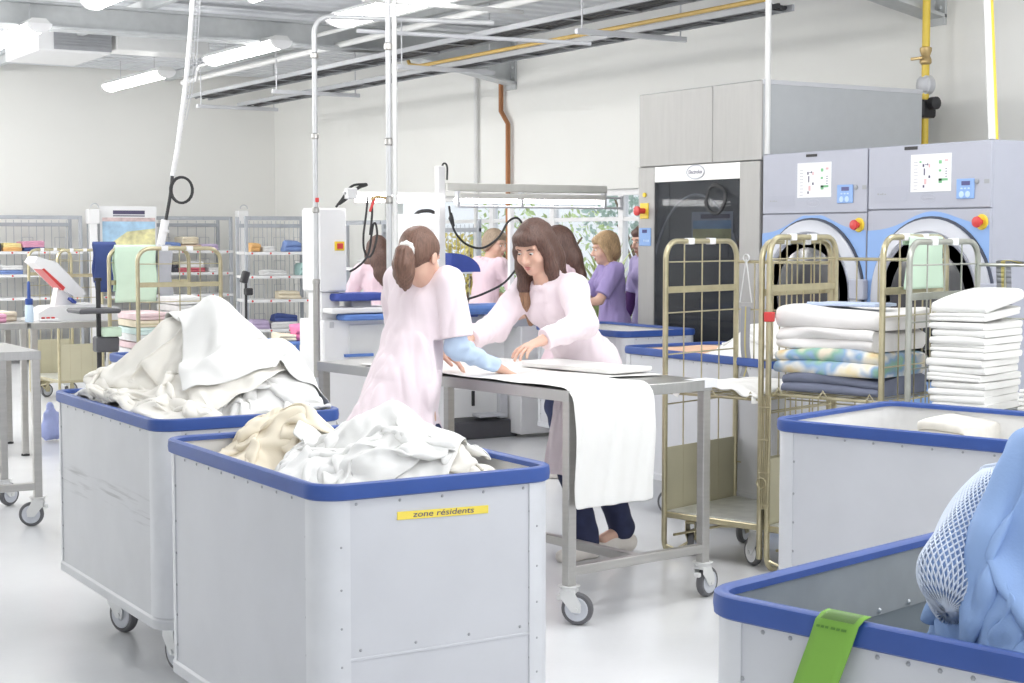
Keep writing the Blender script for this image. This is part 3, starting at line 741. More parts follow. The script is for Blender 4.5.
# ================================================================== dryers and tall machine
XD = 6.7
def YZ(px, py, X=XD): p = atX(px, py, X); return p[1], p[2]
M_dring = mat('door_ring', (.50, .515, .565), .35, metal=.1, var=.01)
M_dring2 = mat('door_inner_ring', (.36, .375, .43), .3, metal=.3, var=.02)
M_doorglass = mat('door_dark_glass', (.05, .052, .058), .15, var=.1)
M_seal = mat('door_seal', (.05, .06, .09), .6)
M_lcd = mat('display_navy', (.05, .05, .20), .3)
M_keys = mat('key_pale_blue', (.50, .66, .90), .4)
M_plate = mat('pale_mark', (.50, .52, .58), .5)
def dryer(label, y0, y1, zt, pxs, first):
    """front on X=XD, from y0 (near) to y1 (far)"""
    W = y1 - y0; t = thing('tumble_dryer', label, 'tumble dryer', (XD, (y0 + y1) / 2, 0), 0, 'tumble dryers')
    D = 1.15; yc = (y0 + y1) / 2
    def L(y): return y - yc
    MB().box((.012, -W / 2 + .003, .0), (D, W / 2 - .003, zt), .006).build('cabinet', M_dryer if first else M_dryer, t)
    zs = YZ(pxs['split'][0], pxs['split'][1])[1]
    MB().box((-.006, -W / 2 + .004, zs + .003), (.012, W / 2 - .004, zt - .004), .004).build('upper_panel', M_dryer, t)
    lp = MB().box((-.006, -W / 2 + .004, .10), (.012, W / 2 - .004, zs - .003), .004).build('lower_panel', M_dryer, t)
    # blue wave: a thin painted plate
    dc = pxs['door']; dy, dz, dr = dc; dyl = L(dy)
    top = []
    n = 40
    for i in range(n + 1):
        y = W / 2 - .006 - (W - .012) * i / n    # far (image left) to near
        base = pxs['wl'] if y > dyl else pxs['wr']
        f = math.exp(-((y - dyl) / .25) ** 2)
        z = base + (dz + dr + .035 - base) * f
        top.append((y, min(z, zs - .012)))
    poly = top + [(-W / 2 + .006, .34), (W / 2 - .006, .34)]
    MB().prism(poly, -.0085, -.0062, lambda u, v, d: (d, u, v)).build('blue_wave', M_dblue, lp, recalc=True)
    # door
    ax = (-1, 0, 0); o = (-.008, dyl, dz)
    d = MB(); d.lathe([(dr + .008, 0), (dr + .008, .008), (dr - .006, .012)], 48, axis=ax, o=o, mi=0)
    d.lathe([(dr - .006, .0), (dr - .006, .022), (dr - .03, .034), (dr - .075, .038), (dr - .085, .03)], 48, axis=ax, o=o, mi=1)
    dm = d.build('door', [M_seal, M_dring], t)
    k = MB().lathe([(dr - .082, .03), (dr - .088, .036), (dr - .11, .028), (dr - .13, .012)], 48, axis=ax, o=o); k.build('door_ring', M_dring2, dm)
    k = MB().lathe([(dr - .115, .016), (dr - .15, .028), (dr - .30, .04), (.001, .045)], 48, axis=ax, o=o); k.build('door_glass', M_doorglass, dm)
    k = MB().box((-.055, dyl - dr - .035, dz - .02), (-.008, dyl - dr + .085, dz + .10), .006); k.build('hinge_block', M_dryer, dm)
    k = MB().box((-.05, dyl - dr + .0, dz - .30), (-.012, dyl - dr + .035, dz - .05), .01); k.build('door_handle', M_navy, dm)
    # panel items from the photo
    (ax0, ay0), (ax1, ay1) = pxs['sheet']; s0 = YZ(ax0, ay0); s1 = YZ(ax1, ay1)
    ya, yb2 = L(s0[0]), L(s1[0]); z1, z0 = s0[1], s1[1]
    shm = MB().box((-.0085, yb2, z0), (-.006, ya, z1), .0005)
    def pl(u, v): return (-.0088, ya + (yb2 - ya) * u, z1 + (z0 - z1) * v)
    def mark(u0, v0, u1, v1, m): 
        a, b = pl(u0, v0), pl(u1, v1); return MB().box((-.0096, a[1], a[2]), (-.0084, b[1], b[2]), .0003)
    blk = MB(); grn = MB(); pnk = MB()
    def addm(mb, u0, v0, u1, v1): a, b = pl(u0, v0), pl(u1, v1); mb.box((-.0096, a[1], a[2]), (-.0084, b[1], b[2]), .0003)
    for (u0, v0, u1, v1) in ((.30, .26, .34, .34), (.36, .27, .40, .29), (.41, .25, .44, .30), (.33, .38, .36, .56), (.45, .57, .49, .64), (.31, .82, .35, .89)): addm(blk, u0, v0, u1, v1)
    for v in np.linspace(.2, .92, 9): addm(blk, .08, v, .18, v + .008)
    for v in np.linspace(.4, .6, 4): addm(blk, .86, v, .90, v + .02)
    for (u0, v0, u1, v1) in ((.70, .18, .77, .27), (.70, .42, .76, .48), (.70, .66, .92, .72), (.70, .66, .78, .78)) + (((.22, .18, .27, .23),) if first else ()): addm(grn, u0, v0, u1, v1)
    for (u0, v0, u1, v1) in ((.84, .16, .92, .22), (.34, .66, .40, .80), (.45, .27, .49, .36)): addm(pnk, u0, v0, u1, v1)
    for i_, q_ in ((1, blk), (2, grn), (3, pnk)):
        for v_ in [np.concatenate(q_.v)]: shm.add(v_, q_.f, i_)
    tag(shm.build('instruction_sheet', [M_paper, M_ink, M_green, M_pinkink], t), 'white printed instruction sheet')
    (bx0, by0), (bx1, by1) = pxs['ctrl']; s0 = YZ(bx0, by0); s1 = YZ(bx1, by1)
    cp = MB().box((-.014, L(s1[0]), s1[1]), (-.006, L(s0[0]), s0[1]), .003).build('control_panel', M_dblue, t)
    yw = L(s0[0]) - L(s1[0]); zh = s0[1] - s1[1]; y_, z_ = L(s0[0]), s0[1]
    MB().box((-.0155, y_ - yw * .78, z_ - zh * .33), (-.0135, y_ - yw * .30, z_ - zh * .12), .001).build('display', M_lcd, cp)
    k = MB()
    for i in range(3): k.box((-.0155, y_ - yw * (.25 + .2 * i + .12), z_ - zh * .52), (-.0135, y_ - yw * (.25 + .2 * i), z_ - zh * .45), .001)
    for i in range(2): k.lathe([(.018, 0), (.016, .002)], 14, axis=ax, o=(-.0138, y_ - yw * (.3 + .35 * i), z_ - zh * .78))
    k.build('keys', M_keys, cp)
    # key switch, name oval, black plate, faint notice
    (kx, ky) = pxs['key']; s = YZ(kx, ky)
    k = MB().lathe([(.014, 0), (.014, .006), (.008, .009)], 12, axis=ax, o=(-.006, L(s[0]), s[1])); k.box((-.008, L(s[0]) - .085, s[1] - .012), (-.005, L(s[0]) - .05, s[1] + .012), .001); k.build('key_switch', M_mgrey, t)
    (kx, ky) = pxs['oval']; s = YZ(kx, ky)
    k = MB(); k.tube([(-.0065, L(s[0]) + .055 * math.cos(a), s[1] + .024 * math.sin(a)) for a in np.linspace(0, 2 * PI, 24, endpoint=False)], .0015, 5, closed=True); ov = k.build('maker_oval', M_plate, t)
    text('lettering', 'Electrolux', .022, M_plate, ov, frame_matrix((-.0066, L(s[0]), s[1]), (0, -1, 0), (-1, 0, 0)))
    (kx0, ky0), (kx1, ky1) = pxs['tag']; s0 = YZ(kx0, ky0); s1 = YZ(kx1, ky1)
    MB().box((-.009, L(s1[0]), s1[1]), (-.006, L(s0[0]), s0[1]), .001).build('black_plate', M_black, t)
    (kx0, ky0), (kx1, ky1) = pxs['note']; s0 = YZ(kx0, ky0); s1 = YZ(kx1, ky1)
    nt_ = MB().box((-.0075, L(s1[0]), s1[1]), (-.0062, L(s0[0]), s0[1]), .0003).build('notice_sticker', mat('faint_sticker', (.41, .425, .50), .5, var=.01), t)
    yy = L(s0[0]); ww = L(s0[0]) - L(s1[0])
    k = MB()
    for i, u in enumerate((.08, .16, .22, .30)): k.box((-.0082, yy - ww * (u + .05), s0[1] - (s0[1] - s1[1]) * .56), (-.0072, yy - ww * u, s0[1] - (s0[1] - s1[1]) * (.44 + .04 * (i % 2))), .0003)
    k.build('sticker_print', M_mgrey, nt_)
    (kx, ky) = pxs['stop']; s = YZ(kx, ky)
    k = MB().lathe([(.043, 0), (.043, .006), (.039, .010)], 24, axis=ax, o=(-.006, L(s[0]), s[1])); es = k.build('stop_plate', M_yel, t)
    MB().lathe([(.016, .008), (.016, .03), (.028, .034), (.031, .042), (.028, .052), (.001, .058)], 20, axis=ax, o=(-.006, L(s[0]), s[1])).build('stop_button', M_red, es)
    return t
yA = YZ(993, 139)[0]; yM = YZ(869, 147)[0]; yB_ = YZ(763.5, 155)[0]
zt = 2.07
dz2 = YZ(934, 217.5)[1] - .47
dryer2 = dryer('right tumble dryer with a white sheet and red stop button', yA, yM - .002, zt, dict(split=(930, 209), door=(YZ(933, 217)[0], dz2 + .01, .46), wl=YZ(871, 231)[1], wr=YZ(991, 226)[1], sheet=((912, 155), (952, 191)), ctrl=((958, 179), (975.5, 198.5)), key=(978, 181.5), oval=(929, 198), tag=((905.5, 147), (918.5, 149.5)), note=((876, 187), (908, 201)), stop=(983, 222)), True)
dryer1 = dryer('left tumble dryer with a white sheet, next to the tall machine', yM + .002, yB_, zt, dict(split=(815, 213.5), door=(YZ(813, 220)[0], dz2 + .01, .46), wl=YZ(765, 234)[1], wr=YZ(867, 231)[1], sheet=((798.5, 163.5), (832, 197)), ctrl=((838.5, 185), (854, 203)), key=(857, 187.5), oval=(814, 203), tag=((807, 154.5), (818, 156.5)), note=((769, 196), (795, 206)), stop=(860, 225)), False)

# ------------------------------------------------------------------ tall machine with dark glass front
ym0 = YZ(763, 79)[0] + .004; ym1 = YZ(640, 95)[0]; zm = YZ(763, 79)[1] - .0
tm = thing('tall_machine', 'tall stainless machine with a dark glass front and wide grey hood', 'laundry machine', (XD, (ym0 + ym1) / 2, 0))
ycm = (ym0 + ym1) / 2; Wm = ym1 - ym0
def lm(px, py): y, z = YZ(px, py); return y - ycm, z
M_ss = mat('machine_stainless', (.39, .385, .375), .5, metal=.25, var=.04, scale=3, stretch=(1, 8, 1))
M_side = mat('machine_side', (.47, .49, .51), .45, metal=.15, var=.02)
zh = lm(700, 164)[1]
D = 1.42
MB().box((.01, -Wm / 2, zh), (D, Wm / 2, zm), .004).build('hood_casing', M_side, tm)
ysp = lm(713, 100)[0]
k = MB().box((-.004, ysp + .002, zh + .003), (.012, Wm / 2, zm - .004), .004); k.box((-.004, -Wm / 2, zh + .003), (.012, ysp - .002, zm - .004), .004); k.build('hood_panel', M_ss, tm)
k = MB().box((.0, -Wm / 2 - .004, zm - .03), (D, -Wm / 2 + .001, zm), .002); k.box((.02, -Wm / 2 - .003, zh + .02), (.05, -Wm / 2 + .001, zm), .002); k.build('hood_edge', M_lgrey, tm)
MB().box((.02, -Wm / 2 + .01, .0), (D, Wm / 2 - .01, zh), .004).build('cabinet', M_side, tm)
gy0, gz1 = lm(655.5, 184); gy1, _ = lm(741, 178)
gz1 = lm(700, 180.5)[1]
k = MB(); k.box((-.012, gy0, 0), (.02, Wm / 2 - .004, zh - .003), .004); k.build('left_jamb', M_ss, tm)
k = MB(); k.box((-.012, -Wm / 2 + .004, 0), (.02, gy1, zh - .003), .004); k.build('right_jamb', M_ss, tm)
k = MB(); k.box((-.010, gy1 + .001, gz1), (.02, gy0 - .001, zh - .003), .003); k.build('top_band', mat('pale_band', (.74, .74, .73), .35, metal=.3, var=.02), tm)
k = MB(); k.box((.30, gy1, .0), (.302, gy0, gz1), .0); 
M_cav = mat('machine_cavity', (.10, .105, .115), .35, var=.15, scale=3)
MB().box((.016, gy1 + .002, .0), (.021, gy0 - .002, gz1), .001).build('dark_back_panel', M_cav, tm)
yc_, zc_ = (gy0 + gy1) / 2 + .02, 1.13
k = MB()
k.tube([(.012, yc_ + .50 * math.cos(a), zc_ + .70 * math.sin(a)) for a in np.linspace(0, 2 * PI, 48, endpoint=False)], .009, 6, closed=True); k.build('door_ring', M_lgrey, tm)
k = MB()
k.box((.008, yc_ - .35, zc_ + .28), (.017, yc_ + .42, zc_ + .36), .003); k.box((.008, yc_ - .45, 1.02), (.017, yc_ + .45, 1.06), .003); k.box((.008, yc_ - .30, .55), (.017, yc_ + .22, 1.0), .004); k.box((.008, yc_ + .30, 1.1), (.017, yc_ + .335, 2.0), .003); k.build('inner_panel', mat('inner_dark_panel', (.13, .135, .15), .4, var=.1), tm)
(pa_, pz1) = lm(691, 212); (pb_, pz0) = lm(732, 243)  # poster reflection in the glass, painted on a sheet set behind it
M_sky = mat('reflected_blue', (.22, .42, .68), .6, var=.3, scale=9); M_field = mat('reflected_yellow', (.62, .60, .25), .6, var=.3, scale=9)
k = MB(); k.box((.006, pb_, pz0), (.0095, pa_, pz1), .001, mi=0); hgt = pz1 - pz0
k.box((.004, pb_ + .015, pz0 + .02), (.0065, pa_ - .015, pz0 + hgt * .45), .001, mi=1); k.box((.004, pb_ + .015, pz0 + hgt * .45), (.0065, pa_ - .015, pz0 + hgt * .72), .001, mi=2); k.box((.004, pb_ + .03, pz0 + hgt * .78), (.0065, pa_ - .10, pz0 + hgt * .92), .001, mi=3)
tag(k.build('reflected_picture', [mat('reflected_paper', (.40, .44, .52), .7), M_field, M_sky, M_ink], tm), 'landscape reflection in the dark glass, painted on a sheet behind it')
cy_, cz_ = lm(716, 199)
MB().tube([(-.004 + .006 * math.sin(3 * a), cy_ + (.10 + .008 * math.sin(a * .37)) * math.cos(a), cz_ + (.095 + .006 * math.cos(a * .41)) * math.sin(a)) for a in np.linspace(0, 6.3 * PI, 80)], .008, 6).build('coiled_hose', M_black, tm)
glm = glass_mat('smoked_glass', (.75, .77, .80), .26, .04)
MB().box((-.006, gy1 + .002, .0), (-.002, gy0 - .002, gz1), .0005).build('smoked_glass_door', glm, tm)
# maker's oval, stop button, control
oy, oz = lm(697, 172)
k = MB().lathe([(.001, .004), (.098, .004), (.10, 0)], 32, axis=(-1, 0, 0), o=(0, 0, 0))
k.v[0][:, 2] *= .48; k.v[0] += np.array([-.010, oy, oz]); ov = k.build('maker_oval', M_paper, tm)
k = MB(); k.tube([(-.0145, oy + .096 * math.cos(a), oz + .046 * math.sin(a)) for a in np.linspace(0, 2 * PI, 32, endpoint=False)], .0035, 6, closed=True); k.build('oval_border', M_plate, ov)
text('lettering', 'Electrolux', .036, M_ink, ov, frame_matrix((-.0148, oy, oz), (0, -1, 0), (-1, 0, 0)))
sy, sz = lm(646, 211)
k = MB().box((-.018, sy - .05, sz - .055), (-.012, sy + .05, sz + .055), .004); es = k.build('stop_plate', M_yel, tm)
MB().lathe([(.02, .0), (.02, .05), (.034, .055), (.034, .07), (.001, .078)], 18, axis=(-1, 0, 0), o=(-.016, sy, sz)).build('stop_button', M_red, es)
sy, sz = lm(646.5, 195)
MB().lathe([(.016, 0), (.016, .012), (.001, .016)], 12, axis=(-1, 0, 0), o=(-.012, sy, sz)).build('yellow_lamp', M_yel, tm)
s0 = lm(641, 228); s1 = lm(652.5, 246)
cp = MB().box((-.018, s1[0], s1[1]), (-.011, s0[0], s0[1]), .003).build('control_panel', M_dblue, tm)
MB().box((-.0195, s1[0] + (s0[0] - s1[0]) * .3, s0[1] - .035), (-.0175, s1[0] + (s0[0] - s1[0]) * .72, s0[1] - .012), .001).build('display', M_lcd, cp)
k = MB()
for i in range(3): k.box((-.0195, s1[0] + .02 + .025 * i, s1[1] + .03), (-.0175, s1[0] + .035 + .025 * i, s1[1] + .045), .001)
k.build('keys', M_keys, cp)
# ================================================================== racks, island machines, background
def wb(mb, name, m, t, parent=None, smooth=35, recalc=False):
    """build a mesh given in world coordinates as a part of thing t (unrotated)"""
    o = np.array(t.location); mb.v = [v - o for v in mb.v]
    return mb.build(name, m, parent or t, smooth, recalc)
def pbx(mb, x0, y0, x1, y1, Y, depth, c=.006, mi=0):
    a = atY(x0, (y0 + y1) / 2, Y); b = atY(x1, (y0 + y1) / 2, Y)
    zt_ = atY((x0 + x1) / 2, y0, Y)[2]; zb_ = atY((x0 + x1) / 2, y1, Y)[2]
    return mb.box((a[0], Y, zb_), (b[0], Y + depth, zt_), c, mi)

def folded(name, label, w, d, h, layers, m, loc, rz=0.0, cat='linen', group=None, seed=0, amp=.004, parent=None, sag=0.0, taper=0.0, mats=None, nx=14):
    """a folded textile: layered rounded folds at front and back; origin at the centre of its base"""
    rng = np.random.RandomState(seed); r = h / (2 * layers); out = []
    for i in range(layers):          # front, upwards
        zc = r * (2 * i + 1); d_ = d / 2 * (1 + rng.uniform(-.03, .03))
        for a in np.linspace(-PI / 2 * .86, PI / 2 * .86, 6): out.append((-d_ + r * .9 - r * .9 * math.cos(a), zc + r * math.sin(a)))
    for k in range(1, 6): out.append((-d / 2 + d * k / 6, h))
    for i in range(layers)[::-1]:
        zc = r * (2 * i + 1); d_ = d / 2 * (1 + rng.uniform(-.03, .03))
        for a in np.linspace(PI / 2 * .86, -PI / 2 * .86, 6): out.append((d_ - r * .9 + r * .9 * math.cos(a), zc + r * math.sin(a)))
    for k in range(1, 6): out.append((d / 2 - d * k / 6, 0))
    out = np.array(out); rings = []
    for i in range(nx + 1):
        u = i / nx; x = -w / 2 + w * u; e = 1.0
        s_ = (1 - .06 * (abs(2 * u - 1) ** 8))
        ring = np.column_stack([np.full(len(out), x), out[:, 0] * s_, out[:, 1] * (1 - .10 * abs(2 * u - 1) ** 10)])
        rings.append(ring)
    P = np.array(rings); ph = rng.uniform(0, 9)
    q = P.copy(); q[..., 2] *= 2.2
    dx = sines(q + ph, seed + 1, 16) * amp; dy = sines(q + ph + 5, seed + 2, 16) * amp; dz = sines(q + ph + 9, seed + 3, 12) * amp
    wt = np.clip(P[..., 2] / h, 0, 1)
    P[..., 0] += dx; P[..., 1] += dy; P[..., 2] += dz * wt - sag * wt * (2 * P[..., 0] / w) ** 2
    P[..., 2] = np.maximum(P[..., 2], 0)
    o = MB().loft(list(P)).build(name, mats or m, parent, 60)
    o.location = tuple(float(c) for c in loc); o.rotation_euler = (0, 0, rz)
    if label: tag(o, label, cat, group)
    return o

M_rackp = mat('rack_grey', (.44, .46, .50), .45, metal=.2); M_shelf = mat('rack_shelf', (.80, .80, .81), .4, var=.01)
SHZ = (1.364, 1.085, .805, .456, .15)
def rack(label, P0, W, D, rz=0.0, zt=1.80, shelves=SHZ, dots=True, post=True, nb=7):
    """P0 = front-left floor corner"""
    t = thing('storage_rack', label, 'rack', (P0[0], P0[1], 0), rz, 'open storage racks along the walls')
    for (x, y) in ((0, 0), (W - .04, 0), (0, D - .04), (W - .04, D - .04)):
        MB().box((x, y, 0), (x + .04, y + .04, zt), .004).build('upright', M_rackp, t)
    k = MB(); k.box((0, D - .035, zt - .13), (W, D - .001, zt - .085), .004); k.build('rear_rail', M_rackp, t)
    k = MB(); k.box((0, .001, zt - .045), (W, .035, zt), .004)
    for x in np.linspace(.05, W - .05, 6): k.box((x, -.012, zt - .04), (x + .012, .004, zt - .005), .002)
    k.build('top_rail', M_rackp, t)
    for z in shelves:
        s = MB().box((.002, -.012, z - .035), (W - .002, D - .002, z), .004); s.build('shelf', M_shelf, t)
    if dots:
        k = MB()
        for z in shelves:
            for x in np.linspace(.08, W - .08, max(3, int(W / .19))): k.lathe([(.013, 0), (.011, .004), (.001, .005)], 8, axis=(0, -1, 0), o=(x, -.012, z - .017))
        k.build('price_dots', M_red, t)
    k = MB()
    for x in np.linspace(.06, W - .06, nb * 2): k.tube([(x, D - .01, .05), (x, D - .01, zt - .05)], .004, 5)
    for z in shelves[:-1]:
        for x in np.linspace(W * .2, W * .8, 3): k.tube([(x, D * .55, z), (x, D * .55, z + .17), (x + .13, D * .55, z + .17), (x + .13, D * .55, z)], .004, 5)
    k.build('wire_divider', M_rackp, t)
    return t
YR = 19.55
def rx(px): return atY(px, 260, YR)[0]
rack1 = rack('open storage rack along the rear wall, cut by the left edge', (rx(-28), YR), rx(83) - rx(-28), .5)
rack2 = rack('open storage rack along the rear wall behind the landscape poster', (rx(99), YR), rx(233) - rx(99), .5)
for px, lab in ((91.5, 'white corner post with a cap between the two rear wall racks'), (240, 'white corner post with a cap near the far corner of the hall')):
    X = rx(px); t = thing('corner_post', lab, 'post', (X, YR - .1, 0))
    MB().box((-.045, -.02, 0), (.045, .06, 1.72), .004).build('post_body', M_white, t)
    MB().box((-.075, -.04, 1.70), (.075, .08, 1.88), .01).build('post_cap', M_white, t)
    MB().tube(arc_pts((.02, 0, 1.90), .05, PI, 0, 8, (1, 0, 0), (0, 0, 1)), .008, 6).build('hook', M_lgrey, t)
p3_ = atw(246, 330, 18.6); RR = rad(10)
rack3 = rack('open storage rack in the far corner beside the white cabinet', (p3_[0], p3_[1]), .82, .55, rz=-RR, zt=1.78)
YR4 = 15.2
p4a = atX(345, 260, 7.75)
rack4 = rack('wire storage rack standing before the window behind the white cabinet', (7.75, p4a[1]), 2.2, .5, rz=-PI / 2, zt=1.72, shelves=(1.2, .8, .4, .12), dots=False, nb=12)
# small folded things on the racks
def cm(n, c): return mat(n, c, .9, var=.05, scale=20)
MC = dict(orange=cm('orange_cotton', (.80, .48, .20)), pink=cm('rose_cotton', (.72, .36, .50)), blue=cm('blue_cotton', (.22, .32, .62)), lilac=cm('mauve_cotton', (.56, .46, .66)),
          brown=cm('beige_cotton', (.58, .44, .33)), white=cm('white_cotton', (.80, .80, .80)), cream=cm('cream_cotton', (.78, .70, .55)), teal=cm('aqua_cotton', (.45, .66, .64)),
          dark=cm('charcoal_cotton', (.08, .08, .10)), red=cm('red_cotton', (.62, .16, .20)), grey=cm('grey_cotton', (.45, .46, .50)), green=cm('mint_cotton', (.62, .78, .62)), navy=cm('navy_cotton', (.06, .09, .26)), yellow=cm('yellow_cotton', (.82, .68, .32)))
LN = 'folded laundry on the wall racks'
def shelf_item(px0, px1, hpx, z, col, label, layers=3, Y=YR, d=.34, seed=1, dz=0.0, w=18.6):
    a, b = atY(px0, 255, Y)[0], atY(px1, 255, Y)[0]; h = hpx * 18.9 / 1590
    return folded('folded_laundry', label, b - a, d, h, layers, MC[col], ((a + b) / 2, Y + .24, z + dz), 0, 'laundry', LN, seed, amp=.006, nx=8)
sx = shelf_item
sx(5, 24, 4, SHZ[0], 'orange', 'orange folded laundry on the top shelf at the far left', 2); sx(6, 23, 4.5, SHZ[0], 'yellow', 'yellow folded laundry lying on the orange pile', 2, seed=2, dz=4 * 18.9 / 1590)
sx(26, 47, 4, SHZ[0], 'navy', 'navy folded laundry under the pink one on the top shelf', 1, seed=3); sx(25, 46, 6.5, SHZ[0], 'pink', 'pink folded laundry on the top shelf of the left rack', 3, seed=4, dz=4 * 18.9 / 1590)
sx(3, 25, 4.5, SHZ[1], 'blue', 'blue folded laundry on the second shelf at the far left', 2, seed=5); sx(4, 24, 5, SHZ[1], 'white', 'white folded laundry on top of the blue pile at the far left', 2, seed=6, dz=4.5 * 18.9 / 1590)
sx(-8, 3.5, 9, SHZ[0], 'dark', 'dark rolled laundry at the left edge, top shelf', 1, seed=7)
sx(166, 183, 9, SHZ[0], 'blue', 'blue folded laundry on the top shelf right of the poster', 3, seed=8)
sx(184, 203, 7, SHZ[0], 'brown', 'beige folded laundry on the top shelf of the middle rack', 2, seed=9); sx(185, 201, 8, SHZ[0], 'cream', 'cream folded laundry lying on the beige pile', 3, seed=10, dz=7 * 18.9 / 1590)
sx(204, 221, 7, SHZ[0], 'lilac', 'mauve folded laundry at the right end of the top shelf', 2, seed=11)
sx(181, 207, 5, SHZ[1], 'red', 'red and white folded laundry on the second shelf, middle rack', 2, seed=12); sx(182, 206, 7, SHZ[1], 'white', 'white folded laundry lying on the red pile', 3, seed=13, dz=5 * 18.9 / 1590)
sx(176, 180.5, 10, SHZ[1], 'dark', 'narrow dark bundle on the second shelf, middle rack', 2, seed=14)
sx(211, 222, 5, SHZ[1], 'white', 'small white folded laundry at the right end of the second shelf', 2, seed=15)
sx(101.5, 108, 8, SHZ[0], 'grey', 'grey folded laundry beside the corner post, top shelf', 2, seed=16)
def rk3(x, d_, hh, z, col, label, ww, seed, layers=2, dz=0):
    R = rotm(0, 0, -RR); p = np.array([p3_[0], p3_[1], 0]) + R @ np.array([x, d_, 0])
    folded('folded_laundry', label, ww, .3, hh, layers, MC[col], (p[0], p[1], z + dz), -RR, 'laundry', LN, seed, amp=.012, nx=8)
rk3(.14, .22, .10, SHZ[0], 'orange', 'small orange laundry bundle on the corner rack', .11, 21)
rk3(.30, .22, .05, SHZ[0], 'white', 'thin white laundry on the top shelf of the corner rack', .14, 22)
rk3(.60, .22, .13, SHZ[0], 'blue', 'pale blue laundry bundle at the end of the corner rack top shelf', .18, 23)
rk3(.38, .22, .06, SHZ[1], 'white', 'white laundry on the second shelf of the corner rack', .26, 24)
rk3(.55, .22, .10, SHZ[2], 'cream', 'cream laundry heap on the third shelf of the corner rack', .26, 25)
rk3(.20, .22, .10, SHZ[3], 'lilac', 'mauve laundry on the fourth shelf of the corner rack', .2, 26)
rk3(.48, .22, .08, SHZ[3], 'white', 'white laundry under the navy one, corner rack', .3, 27); rk3(.50, .22, .09, SHZ[3], 'navy', 'navy laundry lying on white on the corner rack', .26, 28, dz=.08)
rk3(.72, .22, .15, SHZ[1], 'teal', 'aqua laundry at the right end of the corner rack', .1, 29)
def rk4(y, hh, z, col, label, ww, seed):
    folded('folded_laundry', label, ww, .3, hh, 3, MC[col], (8.0, p4a[1] - y, z), -PI / 2, 'laundry', LN, seed, amp=.012, nx=8)
rk4(.55, .22, 1.2, 'orange', 'orange laundry on the wire rack before the window', .34, 31); rk4(.25, .10, 1.2, 'white', 'white laundry on the wire rack before the window', .3, 32)
rk4(.35, .14, .8, 'white', 'white laundry pile on the second shelf of the wire rack', .4, 33); rk4(.95, .12, .8, 'teal', 'aqua laundry on the second shelf of the wire rack', .36, 34)

# landscape poster on the rack front
pa = atY(99.5, 206, YR - .03); pb = atY(157.5, 290, YR - .03)
t = thing('landscape_poster', 'landscape poster with a dark title hung on the rear wall rack', 'poster', ((pa[0] + pb[0]) / 2, YR - .02, pb[2]))
w_, h_ = pb[0] - pa[0], pa[2] - pb[2]
MB().box((-w_ / 2, -.012, 0), (w_ / 2, -.004, h_), .001).build('poster_sheet', M_paper, t)
M_psky = mat('poster_sky', (.42, .62, .84), .7, var=.25, scale=7); M_pfield = mat('poster_field', (.78, .74, .42), .7, var=.28, scale=10); M_phaze = mat('poster_haze', (.66, .52, .52), .7, var=.3, scale=12)
MB().box((-w_ / 2 + .03, -.014, h_ * .05), (w_ / 2 - .02, -.0115, h_ * .80), .0005).build('printed_field', M_pfield, t)
MB().prism([(-w_ / 2 + .03, h_ * .45), (-w_ / 2 + .16, h_ * .58), (-.02, h_ * .70), (w_ / 2 - .02, h_ * .74), (w_ / 2 - .02, h_ * .84), (-w_ / 2 + .03, h_ * .84)], -.0155, -.0138, lambda u, v, d: (u, d, v)).build('printed_sky', M_psky, t, recalc=True)
MB().box((-w_ / 2 + .03, -.0165, h_ * .82), (w_ / 2 - .02, -.0140, h_ * .865), .0005).build('printed_haze', M_phaze, t)
k = MB(); k.box((-w_ * .27, -.0165, h_ * .905), (w_ * .29, -.0118, h_ * .95), .0005); k.box((-w_ * .27, -.0165, h_ * .88), (w_ * .29, -.0118, h_ * .892), .0005); k.build('title_bar', M_ink, t)

# hanging white pole with its coiled black cable
def hp(px, py, w=10.9): return atw(px, py, w)
top = hp(193, -12); t = thing('hanging_cable_pole', 'white wire-wrapped pole with a black cable coil hanging from the roof', 'hanging cable', (top[0], top[1], ZC))
wpts = [np.array([top[0], top[1], ZC]), top, hp(187, 70), hp(178.5, 140), hp(172.5, 176)]
k = MB(); k.tube(spline(wpts, 6), .017, 8); wb(k, 'pole', M_white, t)
k = MB()
for i in range(0, 34): 
    u = i / 33; p = hp(193.5 - 21 * u ** 1.25, -8 + 184 * u); k.tube([p + cr * .016 * -1, p + cr * .05 * (1 - u * .6)], .003, 5)
for off in (5, 8): k.tube([hp(193 + off, -12), hp(188 + off, 70), hp(181 + off * .7, 120)], .003, 5)
wb(k, 'wire_wrap', M_lgrey, t)
k = MB(); k.tube(spline([hp(172.5, 174), hp(171, 190), hp(169, 203), hp(165.5, 222)], 6), .012, 8); k.tube([hp(181.5, 190) + cr * .075 * math.cos(a) * (1 + .04 * math.sin(a * .3)) + np.array([0, 0, .088]) * math.sin(a) + cf * .01 * math.sin(a * .5) for a in np.linspace(0, 6 * PI, 60)], .009, 6); wb(k, 'black_cable', M_cable, t)
k = MB(); k.tube([hp(165.5, 220), hp(160.5, 246)], .028, 12); k.tube([hp(164.6, 229), hp(164, 232)], .034, 12); wb(k, 'grip_tube', M_white, t)

